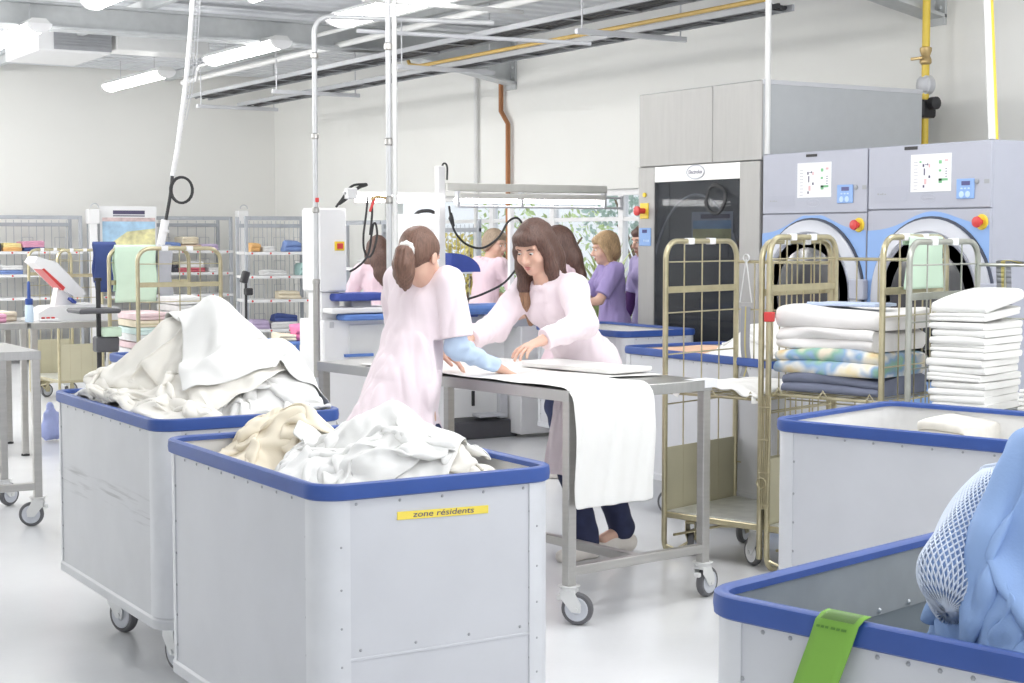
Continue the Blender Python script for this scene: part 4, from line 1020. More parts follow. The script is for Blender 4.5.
# roll cages at the back left
pD = atw(138, 300, 10.2)
cageD = cage('roll cage with pastel linen and mint sheets behind the tallest heap', (pD[0], pD[1] + .6, 0), .6, .56, M_cage, rz=0, H=1.47, shelf=.66, rail=False, sheet=False)
pE = atw(52, 300, 14.6)
cageE = cage('roll cage with a plated base standing before the left wall rack', (pE[0], pE[1] + .8, 0), .8, .42, M_cage, rz=rad(4), H=1.42, rail=False, sheetz=.55)
cols = ['peach', 'cream', 'white', 'rose', 'white', 'teal', 'cream', 'rose']
CD = dict(peach=cm('peach_cotton', (.80, .52, .36)), cream=MC['cream'], white=MC['white'], rose=cm('pale_rose_cotton', (.80, .62, .64)), teal=cm('pale_aqua_cotton', (.66, .80, .78)))
GN = 'pastel folded linen in the roll cage behind the tallest heap'
ords = ('lowest', 'second from the bottom', 'third from the bottom', 'fourth from the bottom', 'fifth from the bottom', 'sixth from the bottom', 'seventh from the bottom', 'topmost')
for i, c in enumerate(cols):
    folded('folded_linen', 'pastel folded linen, %s of the left pile in the far cage' % ords[i], .24, .44, .046, 2, CD[c], (pD[0] + .145, pD[1] + .30, .672 + .0475 * i), 0, 'linen', GN, 40 + i, nx=8)
cols2 = ['cream', 'peach', 'cream', 'white', 'cream', 'white', 'cream', 'white', 'white', 'white']
ords2 = ('lowest', 'second from the bottom', 'third from the bottom', 'fourth from the bottom', 'fifth from the bottom', 'sixth from the bottom', 'seventh from the bottom', 'eighth from the bottom', 'second from the top', 'topmost')
for i, c in enumerate(cols2):
    folded('folded_linen', 'cream folded linen, %s of the right pile in the far cage' % ords2[i], .24, .44, .046, 2, CD[c], (pD[0] + .42, pD[1] + .30, .672 + .0475 * i), 0, 'linen', GN, 60 + i, nx=8)
def draped(name, label, x0, x1, y, ztop, drop, m, seed, t_=.012, cat='sheet', back=.8):
    """cloth folded over a horizontal bar at (y, ztop)"""
    P = []
    for u in np.linspace(0, 1, 13):
        x = x0 + (x1 - x0) * u; row = []
        for v in np.linspace(-1, 1, 25):
            s = abs(v); sg = 1 if v > 0 else -1
            a = min(1, s / .08); yy = y + sg * (.024 * math.sin(a * PI / 2)); z = ztop + .018 * math.cos(a * PI / 2) - max(0, s - .08) * drop * (1 if v < 0 else back)
            row.append((x + .006 * math.sin(9 * v + seed), yy + sg * abs(.008 * math.sin(u * 17 + seed)) * s, z))
        P.append(row)
    o = MB().grid(np.array(P)).build(name, m, None, 180)
    so = o.modifiers.new('thick', 'SOLIDIFY'); so.thickness = .006; so.offset = 0
    return tag(o, label, cat)
M_mint = mat('mint_sheet', (.66, .84, .68), .9, var=.02)
zb_ = 1.47
draped('draped_sheet', 'mint green sheet folded over the rear bar of the far cage', pD[0] + .035, pD[0] + .32, pD[1] + .6, zb_, .40, M_mint, 1)
draped('draped_cloth', 'grey blue cloth hanging beside the mint sheet on the far cage', pD[0] + .33, pD[0] + .43, pD[1] + .6, zb_, .42, MC['grey'], 3, cat='cloth')
pn = atw(113, 250, 10.9)
t = draped('draped_coat', 'dark navy cloth hung over a bar left of the mint sheet', pn[0] - .06, pn[0] + .10, pn[1] + .25, 1.49, .36, MC['navy'], 5, cat='cloth')

# ------------------------------------------------------------------ things on and near the left tables
t3 = np.array([tb3[0], tb3[1]])
def L3(x, y, z): return np.array([t3[0] + x, t3[1] + y, .94 + z])
pr_ = thing('label_press', 'white label press with its arm raised on the far steel table', 'press', tuple(L3(.34, .3, 0)))
wl = 11.0
def s3(px, py): p = atY(px, py, t3[1] + .3); return np.array([p[0], p[2]])
def slab(pts, y0, y1, name, m, par=None):
    P = [s3(*p) for p in pts]; k = MB().prism([(q[0], q[1]) for q in P], y0, y1, lambda u, v, d: (u, d, v)); return wb(k, name, m, pr_, par, 30, True)
yb = t3[1] + .3
slab([(33, 321), (33, 312), (44, 306), (92, 303), (112, 306), (113, 321)], yb - .16, yb + .16, 'press_base', M_white)
slab([(52, 308), (56, 285), (66, 284), (72, 306)], yb - .06, yb + .06, 'press_column', M_white)
ar = slab([(29, 262), (33, 256.5), (52, 262), (81, 292), (78, 297), (70, 296), (58, 289), (36, 268)], yb - .13, yb + .13, 'press_arm', M_white)
slab([(37, 269), (39, 268), (60, 287), (58, 290)], yb - .135, yb + .1, 'red_edge', M_red, ar)
slab([(66, 297), (71, 301), (70, 303), (65, 299)], yb - .15, yb + .02, 'latch', M_navy, ar)
b_ = L3(.02, .12, 0)
bt = thing('spray_bottle', 'white bottle with a blue cap on the far steel table', 'bottle', tuple(b_))
MB().lathe([(.026, 0), (.03, .004), (.03, .11), (.022, .125), (.02, .13)], 16).build('bottle_body', mat('bottle_pale_blue', (.62, .76, .90), .4), bt)
MB().lathe([(.027, .125), (.027, .165), (.012, .17), (.01, .28), (.006, .29)], 14).build('cap', M_blue, bt)
ty = thing('label_tray', 'small white tray with red labels under the raised press arm', 'tray', tuple(L3(.16, .16, 0)))
MB().box((-.07, -.05, 0), (.07, .05, .02), .005).build('tray_body', M_white, ty)
k = MB()
for i in range(3): k.box((-.05 + .035 * i, -.03, .02), (-.025 + .035 * i, .02, .032), .003)
k.build('labels', M_red, ty)
folded('folded_linen', 'white folded linen at the right of the label press', .26, .3, .05, 2, M_linen, tuple(L3(.62, .35, 0)), 0, 'linen', None, 71)
folded('folded_linen', 'white crumpled linen lying before the label press', .22, .2, .035, 1, M_linen, tuple(L3(.18, .42, 0)), .3, 'linen', None, 72, amp=.012)
folded('folded_linen', 'pink folded linen at the left edge on the steel side table', .3, .3, .06, 2, MC['pink'], tuple(L3(-.28, .3, 0)), 0, 'linen', None, 73)
folded('folded_linen', 'cream folded linen beside the pink one on the side table', .16, .3, .07, 2, MC['cream'], tuple(L3(-.10, .45, 0)), 0, 'linen', None, 74)
# black equipment stand
ps = atw(99, 340, 10.3); t = thing('equipment_stand', 'black equipment stand with a flat tray beside the label press', 'stand', (ps[0], ps[1], 0))
MB().lathe([(.016, .05), (.016, 1.26), (.024, 1.26), (.024, 1.28)], 12).build('pole', M_black, t)
k = MB()
for a in (0.3, 2.4, 4.5): k.box((0, -.02, .05), (.28, .02, .08), .008, R=rotm(0, 0, a), o=(0, 0, 0)); k.lathe([(.02, 0), (.03, .02), (.02, .05)], 10, o=(.26 * math.cos(a), .26 * math.sin(a), 0))
k.build('star_base', M_black, t)
MB().box((-.17, -.16, 1.055), (.1, .14, 1.085), .01).build('tray', M_dgrey, t)
MB().box((-.03, -.05, .80), (.12, .05, .90), .01).build('control_box', M_dgrey, t)
MB().box((.01, -.07, .90), (.13, .03, .96), .006).build('green_card_box', MC['green'], t)
# black camera-like stand before the racks
ps = atw(246.5, 345, 13.2); t = thing('tripod_stand', 'slim black stand with a clamp head before the rear racks', 'stand', (ps[0], ps[1], 0))
MB().lathe([(.012, .1), (.012, 1.2)], 8).build('pole', M_black, t)
k = MB().box((-.035, -.03, 1.16), (.02, .03, 1.26), .008, R=rotm(0, .3, 0)); k.box((-.01, -.04, 1.06), (.05, .03, 1.12), .008); k.build('clamp_head', M_black, t)
k = MB()
for a in (0.2, 2.3, 4.4): k.tube([(0, 0, .35), (.3 * math.cos(a), .3 * math.sin(a), .012)], .011, 8)
k.build('tripod_legs', M_black, t)
# blue framed cart
ps = atw(283, 380, 12.4)
t = thing('blue_cart', 'small blue framed cart with mixed laundry behind the big white sheet', 'cart', (ps[0], ps[1], 0), rad(-8))
k = MB()
for (x, y) in ((0, 0), (.26, 0), (0, .5), (.26, .5)): k.box((x - .012, y - .012, .08), (x + .012, y + .012, .72), .003)
k.box((-.012, -.012, .70), (.272, .512, .725), .004); k.build('cart_frame', M_lblue, t)
MB().box((.15, -.016, .38), (.274, -.004, .70), .004).build('side_panel', M_lblue, t)
MB().box((0, 0, .38), (.26, .5, .40), .003).build('cart_shelf', M_white, t)
for (x, y) in ((.03, .04), (.23, .04), (.03, .46), (.23, .46)): caster(t, (x, y), .4, .035, .02, .09)
R = rotm(0, 0, rad(-8)); o = np.array(t.location)
p = o + R @ np.array([.06, .2, .726]); folded('folded_laundry', 'cream laundry lying on the blue cart', .14, .3, .06, 2, MC['cream'], tuple(p), rad(-8), 'laundry', None, 81, amp=.012)
p = o + R @ np.array([.20, .22, .726]); folded('folded_laundry', 'bright rose laundry bundle on the blue cart', .12, .25, .11, 2, cm('hot_rose_cotton', (.80, .22, .42)), tuple(p), rad(-8), 'laundry', None, 82, amp=.014)

# ------------------------------------------------------------------ ironing island
YI = 10.35
def pz(px, py, Y=YI): return atY(px, py, Y)
b = pz(326, 360); t = thing('steam_cabinet', 'tall white steam cabinet with a red switch on an ironing machine', 'machine', (b[0], YI, 0))
k = MB(); pbx(k, 319, 208, 347, 292, YI, .30, .012); cab = wb(k, 'cabinet', M_white, t)
k = MB(); a = pz(334.5, 241.5); b2 = pz(344, 250.5); k.box((a[0], YI - .01, b2[2]), (b2[0], YI + .002, a[2]), .002); swp = wb(k, 'switch_plate', M_yel, t, cab)
k = MB(); a = pz(336.5, 243.3); b2 = pz(342, 248.8); k.box((a[0], YI - .022, b2[2]), (b2[0], YI - .006, a[2]), .003); wb(k, 'red_switch', M_red, t, cab)
k = MB(); pbx(k, 321, 292, 340, 362, YI + .04, .22, .008); wb(k, 'column', M_white, t)
k = MB(); a = pz(324, 400); b2 = pz(408, 318); k.box((a[0], YI + .0, .06), (b2[0], YI + .42, b2[2]), .008); bd = wb(k, 'machine_body', M_white, t)
k = MB(); pbx(k, 349, 324, 400, 357, YI - .008, .02, .003); wb(k, 'front_panel', M_offw, t, bd)
k = MB(); pbx(k, 332, 307.5, 410, 313, YI - .12, .36, .008); wb(k, 'work_surface', M_white, t)
k = MB(); pbx(k, 330, 322, 334, 328, YI - .006, .02, .002); wb(k, 'square_socket', M_lgrey, t, bd)
k = MB(); a = pz(344, 357); b2 = pz(372, 353); k.box((a[0], YI - .03, a[2]), (b2[0], YI + .01, b2[2]), .002); wb(k, 'blue_shelf', M_lblue, t, bd)
def pad(px0, px1, py0, py1, Y, depth, name, m, par=None, rr=.03):
    a = pz(px0, py1, Y); b_ = pz(px1, py0, Y); L = b_[0] - a[0]; z0, z1 = a[2], b_[2]; cx = (a[0] + b_[0]) / 2; r = min(.05, depth * .45)
    pr2 = rrect(L, depth, r, 6, cx, Y + depth / 2); pi = rrect(L - .02, depth - .02, r - .008, 6, cx, Y + depth / 2)
    k = MB().loft([ring3(pi, z0), ring3(pr2, z0 + (z1 - z0) * .25), ring3(pr2, z1 - (z1 - z0) * .3), ring3(pi, z1)])
    return wb(k, name, m, t, par)
pad(338, 392, 293, 301.5, YI - .1, .30, 'upper_blue_pad', M_navy); pad(346, 396, 313.5, 321, YI - .14, .2, 'lower_blue_pad', M_lblue)
k = MB(); k.box((pz(352, 300)[0], YI, pz(352, 309)[2]), (pz(372, 300)[0], YI + .15, pz(352, 300)[2]), .01); wb(k, 'pad_support', M_lgrey, t)
k = MB(); k.tube(spline([pz(339, 204), pz(350, 196), pz(358, 188), pz(367, 184.5)], 6), .012, 8); k.tube(spline([pz(336, 207), pz(342, 199), pz(352, 186), pz(366, 184)], 6), .009, 8); wb(k, 'supply_cable', M_cable, t)

# lamp bar over the island
p0 = atY(440, 186, YI); t = thing('lamp_bar', 'white post and arm carrying tube lamps above the ironing island', 'lamp', (p0[0], YI, 0))
PX = p0[0]
k = MB(); k.box((PX - .03, YI - .03, 0), (PX + .03, YI + .03, pz(440, 166)[2]), .006); wb(k, 'post', M_white, t)
k = MB(); k.tube(spline([pz(441, 175), pz(443, 164), pz(447, 166), pz(447, 180)], 5), .007, 6); wb(k, 'post_loop', M_cable, t)
za = pz(445, 187)[2]
XE = pz(604, 190)[0]
M_cmb = mat('arm_cream', (.66, .655, .62), .45)
k = MB(); k.box((PX + .03, YI - .05, za - .03), (XE, YI + .02, za + .03), .006); wb(k, 'arm', M_cmb, t)
k = MB(); k.box((PX + .10, YI - .12, za - .085), (XE - .06, YI - .04, za - .045), .006); wb(k, 'reflector', M_cmb, t)
def tubelamp(t_, x0, x1, y, z, r=.016):
    k = MB(); k.tube([(x0, y, z), (x1, y, z)], r, 10); return wb(k, 'tube_lamp', M_tube, t_)
tubelamp(t, PX + .08, PX + .62, YI - .08, za - .10); tubelamp(t, PX + .68, XE - .08, YI - .08, za - .10)
k = MB(); k.tube([(PX + .10, YI - .10, za - .145), (XE + .10, YI - .10, za - .145)], .009, 8); k.tube([(XE - .1, YI - .1, za - .065), (XE + .10, YI - .10, za - .065)], .009, 8)
k.tube([(XE + .10, YI - .10, za - .05), (XE + .10, YI - .10, za - .16)], .014, 8)
for x in (PX + .10, PX + .65, XE - .06): k.box((x - .012, YI - .11, za - .15), (x + .012, YI - .06, za - .03), .003)
wb(k, 'rail', M_lgrey, t)
pl = pz(344, 196); k = MB(); k.box((pl[0], YI - .04, za - .07), (PX - .03, YI + .02, za - .045), .004); wb(k, 'left_arm', M_white, t)
tubelamp(t, pl[0] + .08, PX - .04, YI - .03, za - .095, .026)
k = MB(); k.box((pl[0], YI - .06, za - .1), (pl[0] + .08, YI + .0, za - .02), .006); wb(k, 'lamp_box', M_white, t)
YH = YI - .12
def hose(name, label, pts, r, loc=None, Y=YH):
    P = np.array([pz(x, y, Y) for x, y in pts]); t_ = thing(name, label, 'hose', tuple(P[0])); k = MB().tube(spline(P, 8), r, 8); wb(k, 'hose_run', M_cable, t_); return t_, P
t_, P = hose('steam_hose', 'black hose hanging in a wide curve below the lamp bar', [(449, 206), (451, 218), (455, 232), (466, 244), (482, 248), (498, 238), (508, 222), (517, 218), (523, 226), (526, 240), (520, 262), (505, 282), (485, 293), (468, 299), (452, 303), (446, 314), (448, 328)], .0085)
k = MB().tube([P[1] + (0, 0, .04), P[1], P[2] * .6 + P[1] * .4], [.008, .02, .012], 10); wb(k, 'plug', M_black, t_)
t_, P = hose('steam_hose', 'black hose looped in a narrow coil under the left tube lamp', [(368, 196), (366, 215), (363.5, 235), (364, 249), (368, 257), (373, 252), (377, 236), (376, 225), (373.5, 224), (371.5, 235), (369, 251), (364, 261), (356, 268), (350, 271.5)], .008)
k = MB().tube(spline([pz(372, 196, YH), pz(372, 215, YH), pz(370, 235, YH)], 6), .008, 6); wb(k, 'second_strand', M_cable, t_)
# grey upright cabinet with pressing head
b = pz(429, 330); t = thing('press_machine', 'grey upright press cabinet with blue padded parts behind the ponytailed person', 'machine', (b[0], YI + .25, 0))
k = MB(); pbx(k, 412, 214, 446, 312, YI + .25, .35, .012); wb(k, 'cabinet', M_offw, t)
k = MB(); a = pz(414, 216, YI + .25); k.tube(spline([pz(415, 215, YI + .3), pz(420, 211.5, YI + .3), pz(430, 211, YI + .3), pz(436, 214, YI + .3)], 5), .014, 8); wb(k, 'black_handle', M_black, t)
k = MB(); pbx(k, 438.5, 264, 445.5, 270, YI + .24, .02, .003); wb(k, 'black_latch', M_black, t)
k = MB(); pbx(k, 441, 285, 446, 290, YI + .24, .02, .003); wb(k, 'yellow_mark', M_yel, t)
# fan shaped head
c_ = pz(445, 272, YI + .2); P2 = [(0, 0)]
rx_ = pz(474, 272, YI + .2)[0] - c_[0]; rz_ = pz(445, 253, YI + .2)[2] - c_[2]
for a in np.linspace(0, PI / 2, 10): P2.append((rx_ * math.cos(a), rz_ * math.sin(a)))
k = MB().prism(P2, -.1, .2, lambda u, v, d: (c_[0] + u, YI + .2 + d, c_[2] + v)); wb(k, 'pressing_head', M_navy, t, recalc=True)
k = MB(); pbx(k, 447, 273, 463, 291, YI + .2, .2, .02); wb(k, 'head_body', M_offw, t)
k = MB(); pbx(k, 440, 290.5, 467, 297, YI + .1, .28, .02); wb(k, 'padded_buck', M_navy, t)
k = MB(); a = pz(448, 316, YI + .2); b_ = pz(517, 300, YI + .2); k.box((a[0], YI + .2, .30), (b_[0], YI + .7, a[2]), .01); wb(k, 'base_body', M_white, t)
k = MB(); pbx(k, 452, 388, 520, 416, YI + .17, .05, .004); wb(k, 'lower_panel', M_offw, t)
k = MB(); pbx(k, 472.5, 391, 475, 406, YI + .155, .02, .002); wb(k, 'slot', M_black, t)
k = MB(); a = pz(455, 437, YI + .1); b_ = pz(518, 416, YI + .1); k.box((a[0], YI + .1, 0.0), (b_[0], YI + .7, b_[2] - .02), .01); wb(k, 'black_plinth', M_dgrey, t)
k = MB(); pbx(k, 480, 414, 505, 417, YI + .05, .3, .004); wb(k, 'pedal', M_lgrey, t)
k = MB(); pbx(k, 500, 392, 508, 418, YI + .12, .05, .004); pbx(k, 515, 392, 520, 420, YI + .12, .05, .004); wb(k, 'strut', M_lgrey, t)
k = MB(); pbx(k, 508, 385, 516, 412, YI + .16, .05, .004); wb(k, 'dark_recess', M_dgrey, t)
# ironing board of the second station with a white cupboard below
b = pz(540, 432, YI - .1); t = thing('ironing_table', 'blue edged ironing table with a white cupboard below', 'ironing table', (b[0], YI - .05, 0))
k = MB(); a = pz(521, 433, YI - .05); b_ = pz(585, 392, YI - .05); k.box((a[0], YI - .05, .03), (b_[0], YI + .45, .86), .008); wb(k, 'cupboard', M_white, t)
k = MB(); a = pz(462, 311, YI - .1); b_ = pz(560, 303, YI - .1); k.box((a[0], YI - .12, b_[2] - .07), (b_[0], YI + .3, b_[2] - .005), .02); wb(k, 'blue_board', M_lblue, t)
k = MB(); pbx(k, 468, 308, 481, 317, YI - .05, .2, .02); wb(k, 'board_hinge', M_navy, t)
k = MB(); pbx(k, 476, 309, 486, 315, YI - .1, .05, .008); wb(k, 'black_clamp', M_black, t)
k = MB(); k.box((a[0] + .4, YI, .85), (b_[0] - .1, YI + .2, b_[2] - .06), .01); wb(k, 'board_column', M_lgrey, t)
# slim white post of the second station
q_ = pz(511, 270, YI + .6); t = thing('post_rail', 'slim white post behind the long haired person at the table', 'post', (q_[0], YI + .6, 0))
k = MB(); k.box((q_[0] - .022, YI + .58, 0), (q_[0] + .022, YI + .62, pz(511, 206, YI + .6)[2]), .004); wb(k, 'post_body', M_white, t)
k = MB(); k.box((q_[0] - .05, YI + .5, 0), (q_[0] + .05, YI + .7, .02), .004); wb(k, 'foot_plate', M_lgrey, t)
# long leaved plant before the window
ppl = atw(607, 330, 13.2)
t = thing('leafy_plant', 'pale green plant with long leaves before the window, behind the blond person', 'plant', (ppl[0], ppl[1], 0))
MB().lathe([(.14, 0), (.18, .3), (.19, .34), (.17, .34), (.15, .30)], 18).build('pot', M_white, t)
rng = np.random.RandomState(11); V = []; F = []
for i in range(150):
    a = rng.uniform(0, 2 * PI); L = rng.uniform(.6, 1.1); h0 = rng.uniform(.3, .8); sp = rng.uniform(.3, .75); wd_ = np.array([-math.sin(a), math.cos(a), 0]) * rng.uniform(.016, .032); k0 = len(V)
    for j in range(7):
        u = j / 6; p = np.array([math.cos(a) * sp * u ** 1.5, math.sin(a) * sp * u ** 1.5, h0 + L * (u - .35 * u * u)]); ww = wd_ * (1 - u ** 2) + 1e-4
        V += [p - ww, p + ww]
        if j: F.append((k0 + 2 * j - 2, k0 + 2 * j - 1, k0 + 2 * j + 1, k0 + 2 * j))
MB().add(V, F).build('leaves', mat('yellow_green_leaf', (.60, .70, .34), .6, var=.2), t, 180)
MB().tube([(0, 0, .28), (.01, 0, .6), (0, .01, .9)], .02, 8).build('stem', M_bark, t)
# yellow flowering plant by the rack
pf = atw(352, 260, 17.5)
shrub((9.6, 16.9, -.08), .5, 1.75, mat('yellow_leaf', (.78, .66, .22), .8, var=.25), 'yellow leaved bush outside, behind the wire rack', 9, leaf=.05, nl=900)
# ================================================================== people
def surfnets(Fd, o, h):
    S = Fd < 0; nx, ny, nz = Fd.shape
    cnt = np.zeros((nx - 1, ny - 1, nz - 1), np.int8)
    cor = [(i, j, k) for i in (0, 1) for j in (0, 1) for k in (0, 1)]
    for (i, j, k) in cor: cnt += S[i:nx - 1 + i, j:ny - 1 + j, k:nz - 1 + k]
    act = (cnt > 0) & (cnt < 8); idx = np.argwhere(act); N = len(idx)
    vid = np.full(act.shape, -1, np.int32); vid[act] = np.arange(N)
    vals = {c: Fd[idx[:, 0] + c[0], idx[:, 1] + c[1], idx[:, 2] + c[2]] for c in cor}
    acc = np.zeros((N, 3)); num = np.zeros(N)
    for a in cor:
        for ax in range(3):
            if a[ax] == 1: continue
            b = list(a); b[ax] = 1; b = tuple(b); fa, fb = vals[a], vals[b]; m = (fa < 0) != (fb < 0)
            t = np.where(m, fa / np.where(m, fa - fb, 1), 0); p = np.tile(np.array(a, float), (N, 1)); p[:, ax] += t
            acc[m] += p[m]; num[m] += 1
    V = (idx + acc / num[:, None]) * h + o; FF = []
    for ax in range(3):
        a, b = [(1, 2), (2, 0), (0, 1)][ax]
        sl0 = [slice(1, -1)] * 3; sl1 = [slice(1, -1)] * 3; sl0[ax] = slice(0, -1); sl1[ax] = slice(1, None)
        s0, s1 = S[tuple(sl0)], S[tuple(sl1)]
        off = np.array([1, 1, 1]); off[ax] = 0
        for flip in (False, True):
            q = np.argwhere((s0 & ~s1) if not flip else (~s0 & s1)) + off
            if not len(q): continue
            def g(da, db): r = q.copy(); r[:, a] += da; r[:, b] += db; return vid[r[:, 0], r[:, 1], r[:, 2]]
            qd = np.stack([g(-1, -1), g(0, -1), g(0, 0), g(-1, 0)], 1)
            FF.append(qd[:, ::-1] if flip else qd)
    return V, np.concatenate(FF)

class Field:
    def __init__(s): s.p = []
    def cone(s, a, b, r1, r2, k=.02, n=None, sq=1.0, sub=False): s.p.append(('c', np.array(a, float), np.array(b, float), r1, r2, k, None if n is None else np.array(n, float) / np.linalg.norm(n), sq, sub)); return s
    def ell(s, c, r, A=None, k=.02, sub=False): s.p.append(('e', np.array(c, float), np.array(r, float), np.eye(3) if A is None else A, k, sub)); return s
    def path(s, pts, rr, k=.02, n=None, sq=1.0):
        for i in range(len(pts) - 1): s.cone(pts[i], pts[i + 1], rr[i], rr[i + 1], k, n, sq)
        return s
    def bounds(s, pad):
        lo = np.full(3, 1e9); hi = -lo
        for q in s.p:
            if q[-1]: continue
            if q[0] == 'c': r = max(q[3], q[4]); lo = np.minimum(lo, np.minimum(q[1], q[2]) - r); hi = np.maximum(hi, np.maximum(q[1], q[2]) + r)
            else: r = q[2].max(); lo = np.minimum(lo, q[1] - r); hi = np.maximum(hi, q[1] + r)
        return lo - pad, hi + pad
    def mesh(s, h, pad=.03, post=None, clip=None):
        lo, hi = s.bounds(pad); n = np.ceil((hi - lo) / h).astype(int) + 1
        Fd = np.full(n, .25, np.float32); ax = [lo[i] + h * np.arange(n[i]) for i in range(3)]
        for q in s.p:
            if q[0] == 'c': k = q[5]; r = max(q[3], q[4]) + k * 1.5 + .02; l, u = np.minimum(q[1], q[2]) - r, np.maximum(q[1], q[2]) + r
            else: k = q[4]; r = q[2].max() + k * 1.5 + .02; l, u = q[1] - r, q[1] + r
            i0 = np.maximum(((l - lo) / h).astype(int), 0); i1 = np.minimum(((u - lo) / h).astype(int) + 2, n)
            if (i1 <= i0).any(): continue
            sl = tuple(slice(i0[i], i1[i]) for i in range(3))
            G = np.stack(np.meshgrid(*[ax[i][sl[i]].astype(np.float32) for i in range(3)], indexing='ij'), -1)
            if q[0] == 'c':
                a, b, r1, r2, nn, sq = q[1], q[2], q[3], q[4], q[6], q[7]
                P = G - a.astype(np.float32); ba = (b - a).astype(np.float32)
                if nn is not None:
                    P = P + (P @ nn.astype(np.float32))[..., None] * nn.astype(np.float32) * np.float32(1 / sq - 1); ba = ba + nn.astype(np.float32) * np.float32((ba @ nn) * (1 / sq - 1))
                t = np.clip((P @ ba) / max(float(ba @ ba), 1e-9), 0, 1)
                d = np.linalg.norm(P - t[..., None] * ba, axis=-1) - (r1 + (r2 - r1) * t)
                if nn is not None: d = d * (.5 + .5 * sq)
            else:
                c, rr, A = q[1], q[2], q[3]
                P = ((G - c.astype(np.float32)) @ A.astype(np.float32)) / rr.astype(np.float32); k0 = np.linalg.norm(P, axis=-1); k1 = np.linalg.norm(P / rr.astype(np.float32), axis=-1) + 1e-6
                d = k0 * (k0 - 1) / k1
            f = Fd[sl]
            if q[-1]: hh = np.clip(.5 - .5 * (d + f) / k, 0, 1); Fd[sl] = f + (-d - f) * hh + k * hh * (1 - hh)
            else: hh = np.clip(.5 + .5 * (f - d) / k, 0, 1); Fd[sl] = f + (d - f) * hh - k * hh * (1 - hh)
        if post is not None or clip is not None:
            G = np.stack(np.meshgrid(*[a.astype(np.float32) for a in ax], indexing='ij'), -1)
            m = np.abs(Fd) < .06
            if post is not None: Fd[m] += post(G[m]).astype(np.float32)
            if clip is not None: Fd = np.maximum(Fd, clip(G)).astype(np.float32)
        Fd[0], Fd[-1] = .25, .25; Fd[:, 0], Fd[:, -1] = .25, .25; Fd[:, :, 0], Fd[:, :, -1] = .25, .25
        return surfnets(Fd, lo, h)

def ik(a, t, l1, l2, pole):
    a = np.array(a, float); t = np.array(t, float); d = t - a; L = np.linalg.norm(d); u = d / L
    if L > .985 * (l1 + l2): L = .985 * (l1 + l2); t = a + u * L
    x = (l1 * l1 - l2 * l2 + L * L) / (2 * L); y = math.sqrt(max(l1 * l1 - x * x, 0)); p = np.array(pole, float); p -= u * (p @ u); p /= np.linalg.norm(p)
    return a + u * x + p * y, t
def nrm(v): v = np.array(v, float); return v / np.linalg.norm(v)

